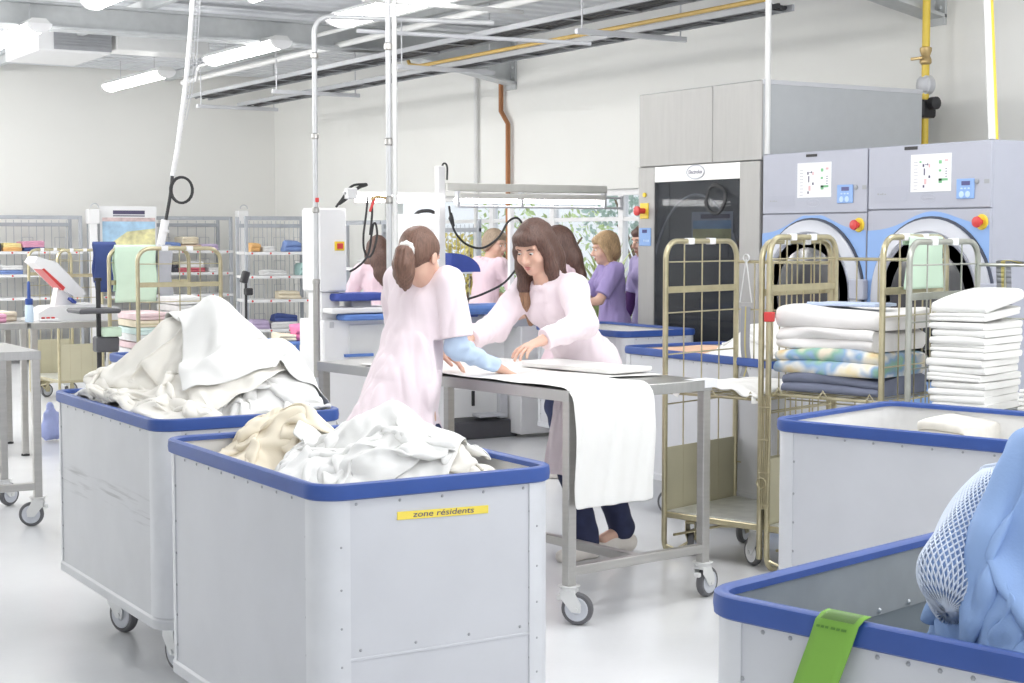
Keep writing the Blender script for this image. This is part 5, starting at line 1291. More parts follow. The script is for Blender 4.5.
def person(label, base, yaw, H, hands, feet, head, lean=0.0, h=.008, top='pink', top_m=None, hem=.62, sleeve='elbow', hair=None, hair_m=None, under=None, twist=0.0, side=0.0, seed=1, poles=None, eyes=True, legs_m=None, cuff_m=None, curl=(.35, .35), tip_m=None, bust=.055, skirt=.205, handdir=None, hemc=None, waistr=.130):
    s = H / 1.65; fw = np.array([math.cos(yaw), math.sin(yaw), 0]); rt = np.array([math.sin(yaw), -math.cos(yaw), 0]); up = np.array([0, 0, 1.0])
    b = np.array([base[0], base[1], 0.0]); t = thing('person', label, 'person', b)
    def W(o_): return o_
    hip = b + up * .90 * s
    ux = nrm(up * math.cos(lean) + fw * math.sin(lean) + rt * side)           # spine direction
    fx = nrm(fw * math.cos(lean) - up * math.sin(lean)); rx__ = nrm(np.cross(fx, ux)) 
    ct, st_ = math.cos(twist), math.sin(twist); rs = nrm(rx__ * ct + fx * st_); fs = nrm(np.cross(ux, rs))
    waist = hip + ux * .16 * s; chest = hip + ux * .34 * s; shc = hip + ux * .455 * s; neck = hip + ux * .515 * s + fx * .005
    sh = {1: shc + rs * .165 * s, -1: shc - rs * .165 * s}
    hc = np.array(head['c'], float); A = np.array(Matrix.Rotation(head['yaw'] - PI / 2, 3, 'Z') @ Matrix.Rotation(head.get('pitch', 0), 3, 'X') @ Matrix.Rotation(head.get('roll', 0), 3, 'Y'))
    def HP(x, y, z): return hc + A @ (np.array([x, y, z]) * head.get('s', 1.0))
    f = Field()
    # torso
    ff = fs
    f.cone(hip - rt * .075 * s, hip + rt * .075 * s, .105 * s, .105 * s, .03, fw, .85)
    f.cone(hip + ux * .02, waist, .115 * s, .105 * s, .05, ff, .72); f.cone(waist, chest, .108 * s, .128 * s, .05, ff, .66)
    f.cone(chest - rs * .06 * s + ux * .06 * s, chest + rs * .06 * s + ux * .06 * s, .085 * s, .085 * s, .05, ff, .8)
    f.cone(sh[-1], sh[1], .048 * s, .048 * s, .04); f.cone(shc + ux * .01, neck, .075 * s, .05 * s, .03)
    f.cone(neck - ux * .03, HP(0, -.022, -.05), .052 * s, .050 * s, .02)
    arms = {}
    for sg in (1, -1):
        i = 0 if sg == 1 else 1
        el, wr = ik(sh[sg], hands[i], .275 * s, .245 * s, (poles[i] if poles else (-up * .8 - fw * .3 + rs * sg * .6)))
        arms[sg] = (el, wr)
        f.cone(sh[sg], el, .047 * s, .037 * s, .02); f.cone(el, wr, .036 * s, .024 * s, .012)
        d = nrm(wr - el); 
        if handdir: d = nrm(d * .55 + np.array(handdir[i]) * .7)
        n = nrm(up - d * (up @ d)) if abs(d @ up) < .92 else nrm(fw - d * (fw @ d)); sd = np.cross(d, n) * 1.0
        inner = -rs * sg; sd = sd if sd @ inner > 0 else -sd     # thumb side towards the body
        hs = s * .97
        f.cone(wr, wr + d * .03 * hs, .024 * hs, .030 * hs, .012, n, .62)
        for q in (-1, 0, 1): f.cone(wr + d * .025 * hs + sd * .012 * q * hs, wr + d * .082 * hs + sd * .022 * q * hs, .017 * hs, .0135 * hs, .010, n, .75)
        cu_l = curl[i]
        for q, (L, spn) in enumerate(((.074, .036), (.083, .012), (.077, -.0125), (.060, -.036))):
            p = wr + d * (.086 - .004 * abs(q - 1.3)) * hs + sd * spn * .92 * hs; dirv = nrm(d + sd * (spn * 3.2)); r_ = .0088 * hs; ang = cu_l * (.7 + .22 * q) * .6
            for j, fr in enumerate((.45, .31, .24)):
                dv_ = dirv * math.cos(ang) - n * math.sin(ang); p2 = p + dv_ * L * fr * hs; f.cone(p, p2, r_, r_ * .92, .0035); p = p2; r_ *= .92; ang += cu_l * .9
        p = wr + d * .022 * hs + sd * .018 * hs; d1 = nrm(d * .65 + sd * .75 - n * .15); p2 = p + d1 * .045 * hs; f.cone(p, p2, .0145 * hs, .0115 * hs, .008)
        d2 = nrm(d * .85 + sd * .45 - n * .25); p3 = p2 + d2 * .03 * hs; f.cone(p2, p3, .0112 * hs, .0095 * hs, .004); f.cone(p3, p3 + nrm(d2 + d * .2) * .022 * hs, .0095 * hs, .0080 * hs, .004)
    # legs
    legs = {}
    for sg in (1, -1):
        i = 0 if sg == 1 else 1
        hp_ = hip + rt * .085 * s * sg - up * .02; an = np.array([feet[i][0], feet[i][1], .085 * s])
        kn, an = ik(hp_, an, .410 * s, .392 * s, fw + rt * sg * .1); legs[sg] = (hp_, kn, an)
        f.cone(hp_, kn, .078 * s, .052 * s, .03); f.cone(kn, an, .050 * s, .036 * s, .02)
        f.cone(an - up * .03, an + fw * .12 * s - up * .055 * s, .036 * s, .026 * s, .02)
    # head
    E = lambda c, r, k=.02, sub=False: f.ell(HP(*c), np.array(r) * head.get('s', 1.0), A, k, sub)
    E((0, -.014, .036), (.073, .092, .084), .03); E((0, .022, -.028), (.058, .066, .086), .03); E((0, .034, -.074), (.044, .050, .036), .02); E((0, .066, -.096), (.020, .017, .017), .014)
    f.cone(HP(-.042, .068, .026), HP(.042, .068, .026), .013, .013, .012)
    for sg in (-1, 1):
        E((sg * .040, .055, -.034), (.024, .028, .026), .02); E((sg * .076, -.012, -.004), (.009, .021, .031), .006)
        E((sg * .031, .097, .004), (.019, .016, .012), .012, True)
    f.cone(HP(0, .083, .012), HP(0, .108, -.030), .0075, .0125, .010); f.cone(HP(-.011, .094, -.036), HP(.011, .094, -.036), .009, .009, .008)
    f.cone(HP(-.019, .082, -.060), HP(.019, .082, -.060), .0072, .0072, .006); f.cone(HP(-.016, .083, -.072), HP(.016, .083, -.072), .0080, .0080, .006)
    V, Q = f.mesh(h); 
    def place(name, V, Q, m, par=t, sm=True, rot=None):
        k = MB(); k.add(V - b, Q); return k.build(name, m, par, 180)
    body = place('body', V, Q, M_skin)
    if eyes:
        for sg in (-1, 1):
            c = HP(sg * .031, .0795, .002); k = MB(); ya = A @ np.array([0, 1, 0])
            k.lathe([(.001, -.0100), (.0070, -.0075), (.0100, 0), (.0085, .0052), (.0066, .0075)], 14, axis=ya, o=c - b, mi=0); k.lathe([(.0066, .0075), (.003, .0096), (.0005, .0100)], 14, axis=ya, o=c - b, mi=1)
            za_ = A @ np.array([0, 0, 1.0]); k.v = [v - np.outer((v - (c - b)) @ za_, za_) * .42 - za_ * .001 for v in k.v]
            k.build('eye', [M_eyew, M_eye], t, 180)
            k = MB(); k.tube([HP(sg * .016, .088, .020) - b, HP(sg * .032, .0885, .0255) - b, HP(sg * .049, .078, .020) - b], [.0025, .0035, .0015], 6); k.build('eyebrow', hair_m, t, 180)
        k = MB(); k.tube([HP(-.020, .0865, -.0655) - b, HP(-.008, .0905, -.063) - b, HP(0, .0905, -.0645) - b, HP(.008, .0905, -.063) - b, HP(.020, .0865, -.0655) - b], [.001, .005, .0048, .005, .001], 8); k.tube([HP(-.018, .087, -.0685) - b, HP(0, .0905, -.0735) - b, HP(.018, .087, -.0685) - b], [.001, .0058, .001], 8); k.build('lips', M_lip, t, 180)
    # top / tunic
    g = Field(); o_ = .016
    g.cone(hip - rt * .07 * s, hip + rt * .07 * s, .120 * s, .120 * s, .05, fw, .88)
    g.cone(hip, waist, (waistr + .010) * s, waistr * s, .06, ff, .76); g.cone(waist, chest, (waistr + .002) * s, .148 * s, .05, ff, .72)
    g.cone(chest - rs * .065 * s + ux * .05 * s, chest + rs * .065 * s + ux * .05 * s, .10 * s, .10 * s, .05, ff, .85)
    for sg in (1, -1): g.ell(chest + rs * .07 * sg * s + fs * .075 * s + ux * .015, np.array([bust, bust, bust * 1.05]) * s, None, .05)
    g.cone(sh[-1] + ux * .002, sh[1] + ux * .002, .063 * s, .063 * s, .04); g.cone(shc, neck - ux * .035, .095 * s, .068 * s, .03)
    zc = hem; hc_ = (np.array([b[0], b[1], 0]) + fw * .03 if hemc is None else np.array([hemc[0], hemc[1], 0])) + up * (hem - .05)
    g.cone(hip + up * .02 - fw * .01, hc_ - fw * .015, .140 * s, skirt * s, .05, fw, .97)
    cuts = []
    for sg in (1, -1):
        el, wr = arms[sg]; sl = sleeve if isinstance(sleeve, str) else sleeve[0 if sg == 1 else 1]
        g.cone(sh[sg], el, .066 * s, .064 * s, .03)
        if sl == 'long': e2 = el + (wr - el) * .93; g.cone(el, e2, .062 * s, .045 * s, .02); cuts.append((e2, nrm(wr - el), .13))
        elif sl == 'elbow':
            e2 = sh[sg] + (el - sh[sg]) * .84; cuts.append((e2, nrm(el - sh[sg]), .15))
        else:
            e2 = sh[sg] + (el - sh[sg]) * .55; cuts.append((e2, nrm(el - sh[sg]), .15))
    hipz = hip[2]
    def post(P):
        q = P - b; qv = q * np.array([1, 1, .30]); w_ = sines(q * np.array([1, 1, .6]), seed, 26, 12) * .0040 + np.abs(sines(qv, seed + 7, 66, 12)) * -.0068 + .004 + sines(qv, seed + 9, 130, 12) * .0012
        th = np.arctan2(q @ rt, q @ fw); dn = np.clip((hipz + .05 - P[:, 2]) / .3, 0, 1)
        return w_ + dn * (.012 * np.sin(th * 7 + 2 * np.sin(th * 2 + seed) + 1.5 * q[:, 2]) * .9 + .006 * np.sin(th * 13 + seed))
    def clip(G):
        c = np.float32(hem) - G[..., 2]
        for (p, d, R) in cuts:
            PG = G - p.astype(np.float32); dd = PG @ d.astype(np.float32); far = np.linalg.norm(PG - dd[..., None] * d.astype(np.float32), axis=-1) - .095
            c = np.maximum(c, np.minimum(np.minimum(dd, .13 - dd), -far))
        # neck opening
        P = G - (neck - ux * .05).astype(np.float32); tt = P @ ux.astype(np.float32); rad_ = np.linalg.norm(P - tt[..., None] * ux.astype(np.float32), axis=-1)
        c = np.maximum(c, np.minimum(.060 * s + .03 * np.clip(tt, 0, 1) - rad_, tt))
        c = np.maximum(c, np.minimum(tt - .045, .13 - rad_))
        return c
    V, Q = g.mesh(h * 1.1, post=post, clip=clip); tu = place('tunic', V, Q, top_m)
    # collar
    k = MB(); cc = neck - ux * .022; ring = [cc + (rs * math.cos(a) * .064 + fs * math.sin(a) * .066) * s - fs * .004 + ux * (.012 * -math.sin(a)) - b for a in np.linspace(0, 2 * PI, 20, endpoint=False)]
    k.tube(ring, .012, 8, closed=True); k.build('collar', top_m, tu, 180)
    # undershirt sleeves
    if under:
        for sg in (1, -1):
            el, wr = arms[sg]; u_ = Field(); e2 = el + (wr - el) * .95
            u_.cone(sh[sg] + (el - sh[sg]) * .6, el, .052 * s, .050 * s, .02); u_.cone(el, e2, .049 * s, .036 * s, .02); dd_ = nrm(wr - el)
            V, Q = u_.mesh(h * .9, post=lambda P: sines(P, seed + 3 * sg, 70, 12) * .0042 + np.abs(sines(P, seed + 9, 48, 8)) * -.007 + .006, clip=lambda G: (G - e2.astype(np.float32)) @ dd_.astype(np.float32)); place('shirt_sleeve', V, Q, under)
    if cuff_m:
        for sg in (1, -1):
            el, wr = arms[sg]; u_ = Field(); e0 = el; e1 = el + (wr - el) * .5; u_.cone(sh[sg] + (el - sh[sg]) * .6, e0, .050 * s, .048 * s); u_.cone(e0, e1, .048 * s, .042 * s); V, Q = u_.mesh(h); place('under_sleeve', V, Q, cuff_m)
    # trousers and shoes
    for sg in (1, -1):
        hp_, kn, an = legs[sg]; u_ = Field(); z0 = .07
        u_.cone(hp_ + (kn - hp_) * .45, kn, .084 * s, .072 * s, .03); u_.cone(kn, an - up * .02, .070 * s, .062 * s, .03)
        V, Q = u_.mesh(h * 1.2, post=lambda P: sines(P * np.array([1, 1, 1.5]), seed + 20 + sg, 34, 12) * .004, clip=lambda G: np.float32(z0) - G[..., 2]); place('trouser_leg', V, Q, legs_m or M_jean)
        u_ = Field(); f0 = np.array([an[0], an[1], .045]); u_.cone(f0 - fw * .035, f0 + fw * .07 - up * .006, .043 * s, .042 * s, .03); u_.cone(f0 + fw * .07 - up * .006, f0 + fw * .15 * s - up * .014, .040 * s, .030 * s, .03); u_.cone(f0 - fw * .03, f0 + up * .035, .040 * s, .036 * s, .03)
        V, Q = u_.mesh(h, clip=lambda G: np.float32(.002) - G[..., 2]); place('shoe', V, Q, M_shoe)
    # hair
    hr = Field(); hs = head.get('s', 1.0)
    EH = lambda c, r, k=.02, sub=False: hr.ell(HP(*c), np.array(r) * hs, A, k, sub)
    EH((0, -.020, .040), (.083, .100, .092), .02)
    Ai = A.T
    tilt = {'pony': .040, 'long': .052, 'short': .046, 'bob': .046}[hair]
    if hair == 'pony':
        EH((0, -.075, -.01), (.058, .045, .055), .03)
        hr.path([HP(0, -.105, .005), HP(0, -.135, -.01)], [.020, .026], .01)
    elif hair == 'long':
        for sg in (-1, 1):
            hr.path([HP(sg * .060, .030, .055), HP(sg * .078, .018, -.02), HP(sg * .082, .016, -.10), HP(sg * .084, .028, -.19), HP(sg * .082, .043, -.27)], [.024, .024, .029, .030, .014], .03)
        hr.path([HP(0, -.09, .0), HP(0, -.105, -.10), HP(0, -.115, -.22), HP(0, -.12, -.30)], [.065, .075, .060, .022], .03, A @ np.array([0, 1, 0]), .6)
        EH((0, .066, .062), (.060, .030, .034), .02); EH((0, -.045, -.070), (.086, .074, .145), .04)
    elif hair == 'short':
        EH((0, -.055, -.02), (.078, .060, .07), .03); EH((0, .04, .085), (.060, .045, .025), .02)
        for sg in (-1, 1): hr.path([HP(sg * .066, .03, .05), HP(sg * .080, -.005, -.005), HP(sg * .074, -.03, -.05)], [.018, .020, .016], .02)
    elif hair == 'bob':
        EH((0, -.050, -.03), (.084, .066, .085), .03); EH((0, .055, .07), (.060, .035, .030), .02)
        for sg in (-1, 1): hr.path([HP(sg * .066, .03, .05), HP(sg * .083, .005, -.02), HP(sg * .080, -.005, -.09)], [.020, .024, .020], .02)
    def hpost(P):
        q = (P - hc) @ A
        return np.sin(np.arctan2(q[:, 0], q[:, 1] + .02) * 46 + sines(q, seed, 30, 6) * 2) * .0011 + sines(q * np.array([1, 1, .3]), seed + 4, 110, 10) * .0014
    def hclip(G):
        q = (G - hc.astype(np.float32)) @ A.astype(np.float32); 
        face = q[..., 1] * .88 - q[..., 2] * .48 - tilt
        if hair in ('long', 'bob', 'short'): face = np.minimum(face, np.maximum(.052 - np.abs(q[..., 0]), -(q[..., 2] - .045)) * -1 if False else face)
        inside = np.maximum(np.abs(q[..., 0]) - .052, q[..., 2] - .040)     # face window
        win = np.where(q[..., 1] > .03, -inside, -1.0)
        base_ = face if hair == 'pony' else win
        if hair == 'pony':
            ear = .026 - np.linalg.norm(np.stack([np.abs(q[..., 0]) - .078, q[..., 1] + .008, q[..., 2] + .004], -1), axis=-1); base_ = np.maximum(base_, ear); base_ = np.maximum(base_, -.085 - q[..., 2])
        return base_
    V, Q = hr.mesh(h * .8, post=hpost, clip=hclip); ho = place('hair', V, Q, hair_m)
    if hair == 'pony':
        pt = Field(); pts = head['tail']; pt.path([HP(*p) for p in pts], [.020, .034, .043, .040, .026, .008], .02)
        V, Q = pt.mesh(h * .7, post=lambda P: np.sin(np.arctan2(((P - HP(*pts[2])) @ A)[:, 0], ((P - HP(*pts[2])) @ A)[:, 1]) * 14) * .0016 + sines((P - hc) * np.array([1, 1, .3]), 4, 120, 10) * .0016); place('ponytail', V, Q, hair_m, ho)
        k = MB(); c = HP(0, -.122, .002); ya = A @ nrm((0, -.9, -.35)); za = nrm(np.cross(ya, A @ np.array([1, 0, 0]))); xa = np.cross(ya, za)
        k.tube([c - b + (xa * math.cos(a) + za * math.sin(a)) * (.025 + .003 * math.sin(9 * a)) + ya * .005 * math.sin(7 * a) for a in np.linspace(0, 2 * PI, 40, endpoint=False)], .0125, 8, closed=True); k.build('hair_tie', M_linen, ho, 180)
    if hair == 'long' and tip_m:
        tp = Field()
        for sg in (-1, 1): tp.path([HP(sg * .084, .030, -.18), HP(sg * .083, .048, -.27), HP(sg * .078, .056, -.37)], [.027, .030, .014], .02)
        V, Q = tp.mesh(h * .8, post=hpost); place('hair_ends', V, Q, tip_m, ho)
    return t

FAST_PEOPLE = 1.0
# ponytailed person at the near side of the table
w1b = atw(403, 330, 6.78)
h1 = atw(420, 258, 6.72)
person('person with a ponytail in a pale pink tunic leaning over the steel table', w1b, rad(12), 1.66,
       [atz(497, 367, .985), atw(436, 350, 7.0)], [(w1b[0] + .02, w1b[1] - .11), (w1b[0] - .02, w1b[1] + .12)],
       dict(c=h1, yaw=rad(33), pitch=rad(-16), tail=[(0, -.112, .0), (0, -.136, -.018), (0, -.132, -.060), (0, -.115, -.098), (0, -.097, -.130), (0, -.082, -.160)]),
       lean=rad(14), h=.0048, top_m=M_pinkp, hem=.60, sleeve='elbow', hair='pony', hair_m=M_hair1, under=M_shirt, seed=3, skirt=.27, hemc=w1b[:2] + np.array([-.06, 0]), waistr=.142, curl=(.25, .3), poles=[(-.7, -.35, -.9), (0, 1, -.4)], handdir=[(.8, -.15, -.45), (.8, 0, -.4)])
# long haired person across the table
w2b = atw(588, 330, 7.6)
h2 = atw(534, 247, 7.38)
fa, fb = atz(569, 561, 0), atz(607, 553, 0)
person('person with long brown hair and fringe in a pale pink tunic across the table', w2b, rad(186), 1.67,
       [atw(468, 339, 7.25), atw(541, 341, 6.95)], [(fa[0] + .10, fa[1]), (fb[0] + .1, fb[1])],
       dict(c=h2, yaw=rad(206), pitch=rad(-24)), lean=rad(30), h=.0048, top_m=M_pinkp, hem=.42, sleeve='long', hair='long', hair_m=M_hair2, tip_m=M_hairtip, seed=8, skirt=.25, hemc=((fa + fb) / 2)[:2] + np.array([.02, .0]), poles=[(.2, .6, -.8), (.5, -.8, -.35)], curl=(.4, .4))
def bgp(label, px, w, yaw, H, hairk, hair_m, top_m, seed, hyaw=None, pitch=-.2, lean=.15, hem=.7, sleeve='elbow', cuff=None, hd=(.38, .38), hz=1.02, hpx=None):
    p = atw(px, 300, w); fw = np.array([math.cos(yaw), math.sin(yaw), 0]); rt = np.array([math.sin(yaw), -math.cos(yaw), 0]); b = np.array([p[0], p[1], 0]); s = H / 1.65
    ux = np.array([0, 0, math.cos(lean)]) + fw * math.sin(lean); hc = b + np.array([0, 0, .9 * s]) + ux * .635 * s + fw * .035
    hd_ = [b + fw * (hd[0]) + rt * .16 + np.array([0, 0, hz]), b + fw * hd[1] - rt * .16 + np.array([0, 0, hz])]
    return person(label, b, yaw, H, hd_, [tuple(b[:2] + rt[:2] * .1), tuple(b[:2] - rt[:2] * .1)], dict(c=hc, yaw=hyaw if hyaw is not None else yaw, pitch=pitch), lean=lean, h=.0085, top_m=top_m, hem=hem, sleeve=sleeve, hair=hairk, hair_m=hair_m, seed=seed, cuff_m=cuff)
bgp('person with short greying hair in a pink tunic at the ironing table', 483, 13.3, rad(2), 1.60, 'short', M_hair3, M_pink, 11, hyaw=rad(-66), lean=.14)
bgp('person with dark hair in a pink tunic behind the steam pipes, face hidden', 381, 13.2, rad(75), 1.54, 'long', M_hair2, M_pink, 12, lean=.16)
bgp('person with long dark hair in pink, just behind the fringed person at the table', 569, 10.2, rad(138), 1.60, 'long', M_hair2, M_pink, 13, hyaw=rad(150), lean=.08)
bgp('person with blond hair in a purple tunic near the leafy plant', 614, 12.0, rad(158), 1.57, 'bob', M_hair4, M_purple, 14, lean=.06)
bgp('person in a lilac tunic with dark sleeves, half hidden by the tall machine', 652, 12.2, rad(175), 1.63, 'bob', M_hair2, M_lilac, 15, lean=.06, cuff=M_plum, hd=(.16, .10), hz=.84)
# ================================================================== cloth
class Heap:
    """height field under the cloth, x/y grid"""
    def __init__(s, x0, x1, y0, y1, n=90): s.x0, s.x1, s.y0, s.y1, s.n = x0, x1, y0, y1, n; s.X, s.Y = np.meshgrid(np.linspace(x0, x1, n), np.linspace(y0, y1, n), indexing='ij'); s.Z = np.full((n, n), -9.0)
    def at(s, x, y):
        u = np.clip((x - s.x0) / (s.x1 - s.x0) * (s.n - 1), 0, s.n - 1.001); v = np.clip((y - s.y0) / (s.y1 - s.y0) * (s.n - 1), 0, s.n - 1.001)
        i = u.astype(int); j = v.astype(int); a = u - i; b = v - j; Z = s.Z
        return Z[i, j] * (1 - a) * (1 - b) + Z[i + 1, j] * a * (1 - b) + Z[i, j + 1] * (1 - a) * b + Z[i + 1, j + 1] * a * b
    def stamp(s, P, th=.012):
        Q = P.reshape(-1, 3); i = np.round((Q[:, 0] - s.x0) / (s.x1 - s.x0) * (s.n - 1)).astype(int); j = np.round((Q[:, 1] - s.y0) / (s.y1 - s.y0) * (s.n - 1)).astype(int)
        m = (i >= 0) & (j >= 0) & (i < s.n) & (j < s.n); np.maximum.at(s.Z, (i[m], j[m]), Q[m, 2] + th)
def sim(P, hf, rest, steps=160, it=7, wall=None, mu=.55, bend=.25, dt=.013, pin=None, th=.008, damp=.975, wind=None):
    """position based cloth on the grid P (n, m, 3) over the height function hf"""
    P = P.copy(); O = P.copy(); rx_, ry_ = rest; rd = math.hypot(rx_, ry_); g = np.array([0, 0, -9.8 * dt * dt]); pp = None if pin is None else P[pin].copy()
    def con(A, B, r, k=1.0, comp=1.0):
        d = B - A; L = np.sqrt((d * d).sum(-1, keepdims=True)) + 1e-9; c = (L - r) / L; c = np.where(c < 0, c * comp, c) * (.5 * k) * d; A += c; B -= c
    for st in range(steps):
        V = (P - O) * damp; sp = np.linalg.norm(V, axis=-1, keepdims=True); V *= np.minimum(1, .03 / (sp + 1e-9)); O = P.copy(); P = P + V + g
        for _ in range(it):
            for o in (0, 1):
                con(P[o:-1:2], P[o + 1::2][:len(P[o:-1:2])], rx_); con(P[:, o:-1:2], P[:, o + 1::2][:, :P[:, o:-1:2].shape[1]], ry_)
            for o in (0, 1):
                a, b_ = P[o:-1:2, :-1], P[o + 1::2, 1:]; n_ = min(len(a), len(b_)); con(a[:n_], b_[:n_], rd, .5)
                a, b_ = P[o:-1:2, 1:], P[o + 1::2, :-1]; n_ = min(len(a), len(b_)); con(a[:n_], b_[:n_], rd, .5)
            for o in (0, 1, 2, 3):
                a, b_ = P[o:-2:4], P[o + 2::4]; n_ = min(len(a), len(b_)); con(a[:n_], b_[:n_], 2 * rx_, bend)
                a, b_ = P[:, o:-2:4], P[:, o + 2::4]; n_ = min(a.shape[1], b_.shape[1]); con(a[:, :n_], b_[:, :n_], 2 * ry_, bend)
            if pin is not None: P[pin] = pp
        H = hf(P[..., 0], P[..., 1]) + th; hit = P[..., 2] < H
        P[..., 2] = np.maximum(P[..., 2], H)
        f = np.where(hit, mu, 0.0)[..., None]; P[..., :2] -= (P[..., :2] - O[..., :2]) * f
        if wall is not None: P = wall(P)
    return P
def crumple_start(n, m, cx, cy, w, d, z, rest, seed, rz=0.0, amp=.05):
    """a cloth pushed together to w x d, held at height z above the heap"""
    rng = np.random.RandomState(seed); U, Vv = np.meshgrid(np.linspace(-.5, .5, n), np.linspace(-.5, .5, m), indexing='ij')
    G = np.stack([U * 3, Vv * 3, np.zeros_like(U)], -1)
    x = U * w + sines(G, seed, 2.2) * .05; y = Vv * d + sines(G, seed + 1, 2.2) * .05
    R = rotm(0, 0, rz); q = np.stack([x, y, 0 * x], -1) @ R.T
    zz = z + amp * (sines(G, seed + 2, 4.5) + .7 * sines(G, seed + 3, 9) + .5 * sines(G, seed + 4, 18)) + .004 * rng.normal(size=U.shape)
    return np.stack([cx + q[..., 0], cy + q[..., 1], zz], -1)
def wrinkle(P, amp, seed, wl=.07):
    N = np.cross(np.gradient(P, axis=0), np.gradient(P, axis=1)); N /= np.linalg.norm(N, axis=-1, keepdims=True) + 1e-9
    u = np.cumsum(np.linalg.norm(np.gradient(P, axis=0), axis=-1), 0); v = np.cumsum(np.linalg.norm(np.gradient(P, axis=1), axis=-1), 1)
    q = np.stack([u, v, 0 * u], -1); k = 2 * PI / wl
    wq = q + .35 * wl * np.stack([sines(q, seed, k * .35), sines(q, seed + 1, k * .35), 0 * u], -1) * 1.6
    r = 0
    for i in range(3):
        s_ = sines(wq, seed + 5 + i, k * (.45 + .35 * i), 4); r = r + (.9 - np.abs(s_)) * (1.0, .75, .45)[i]
    mask = np.clip(.55 + .6 * sines(q, seed + 20, k * .22), .1, 1.2)
    return P + N * (r * mask * amp)[..., None]
def cloth_obj(name, label, P, m, group=None, cat='sheet', thick=.004, sub=1, smooth_=1, wr=0.0, seed=0, wl=.07):
    for _ in range(smooth_):
        Q = P.copy(); Q[1:-1] = .5 * Q[1:-1] + .25 * (Q[2:] + Q[:-2]); Q[:, 1:-1] = .5 * Q[:, 1:-1] + .25 * (Q[:, 2:] + Q[:, :-2]); P = Q
    if wr: P = wrinkle(P, wr, seed, wl)
    o0 = P.reshape(-1, 3).mean(0); o0[2] = P[..., 2].min()
    o = MB().grid(P - o0).build(name, m, None, 180); o.location = tuple(float(c) for c in o0)
    md = o.modifiers.new('thickness', 'SOLIDIFY'); md.thickness = thick; md.offset = 0
    if sub: md = o.modifiers.new('smooth', 'SUBSURF'); md.levels = sub; md.render_levels = sub
    return tag(o, label, cat, group)
def bin_walls(x0, x1, y0, y1, ztop):
    def w(P):
        m = P[..., 2] < ztop
        P[..., 0] = np.where(m, np.clip(P[..., 0], x0, x1), P[..., 0]); P[..., 1] = np.where(m, np.clip(P[..., 1], y0, y1), P[..., 1]); return P
    return w
def gauss(X, Y, cx, cy, sx, sy, h, rz=0.0):
    c, s = math.cos(rz), math.sin(rz); u = (X - cx) * c + (Y - cy) * s; v = -(X - cx) * s + (Y - cy) * c
    return h * np.exp(-(u / sx) ** 2 - (v / sy) ** 2)
GS = 'crumpled sheets heaped in the laundry bins'
# ---- front bin
x0, y0 = B1['nl']; x1, y1 = x0 + B1['W'], y0 + B1['L']; mg = .035
H1 = Heap(x0 - .2, x1 + .3, y0 - .2, y1 + .3)
ins = (H1.X > x0 + .012) & (H1.X < x1 - .012) & (H1.Y > y0 + .012) & (H1.Y < y1 - .012)
rimm = (H1.X > x0 - .02) & (H1.X < x1 + .02) & (H1.Y > y0 - .02) & (H1.Y < y1 + .02)
pk = atw(384, 425, 4.6); pk2 = atw(286, 430, 5.0); pk3 = atw(452, 455, 4.45)
fill = .80 + gauss(H1.X, H1.Y, pk[0], pk[1], .18, .24, .20) + gauss(H1.X, H1.Y, pk2[0], pk2[1], .17, .20, .20) + gauss(H1.X, H1.Y, pk3[0], pk3[1], .12, .14, .08)
GG = np.stack([H1.X, H1.Y, 0 * H1.X], -1); fill = fill + .022 * sines(GG, 5, 30) + .012 * sines(GG, 6, 60)
fill = np.where(H1.X > x0 + .56, np.minimum(fill, .86), fill)
H1.Z = np.where(ins, fill, np.where(rimm, .95, .2))
wl1 = bin_walls(x0 + mg, x1 - mg, y0 + mg, y1 - mg, .95)
def drop(H, wl, n, m, cx, cy, w, d, rest, seed, rz, mt, label, amp=.05, steps=150, zoff=.12, stamp=.012, group=GS, bend=.25, mu=.55, th=.008, sm=1, wr=.007, wv=.08):
    zt_ = float(H.at(np.array([cx]), np.array([cy]))[0]) + zoff
    P = crumple_start(n, m, cx, cy, w, d, zt_, rest, seed, rz, amp); P[..., 2] = np.maximum(P[..., 2], H.at(P[..., 0], P[..., 1]) + .02)
    P = sim(P, H.at, rest, steps, wall=wl, bend=bend, mu=mu, th=th); H.stamp(P, stamp); return cloth_obj('crumpled_sheet', label, P, mt, group, smooth_=sm, wr=wr, seed=seed, wl=wv)
r_ = (.0155, .0155)
drop(H1, wl1, 60, 60, x0 + .34, y0 + .60, .62, 1.0, r_, 1, 0, M_linen, 'white sheet lying lowest at the left rim of the front bin', .03)
drop(H1, wl1, 76, 70, pk2[0], pk2[1] + .02, .44, .46, r_, 2, .5, M_cream, 'cream crumpled sheet at the rear left of the front bin', .06)
drop(H1, wl1, 60, 60, pk3[0], pk3[1], .34, .36, r_, 4, -.4, M_linen2, 'ivory bunched sheet nearest the strip side, at the right of the front bin', .06)
drop(H1, wl1, 84, 80, pk[0] - .02, pk[1] - .02, .46, .50, r_, 3, .8, M_linen, 'white crumpled sheet forming the top of the front bin heap', .07)
pf_ = atz(345, 462, .93)
drop(H1, wl1, 60, 60, pf_[0], pf_[1], .36, .30, r_, 6, .2, M_linen, 'white bunched sheet by the near left corner of the front bin', .05)
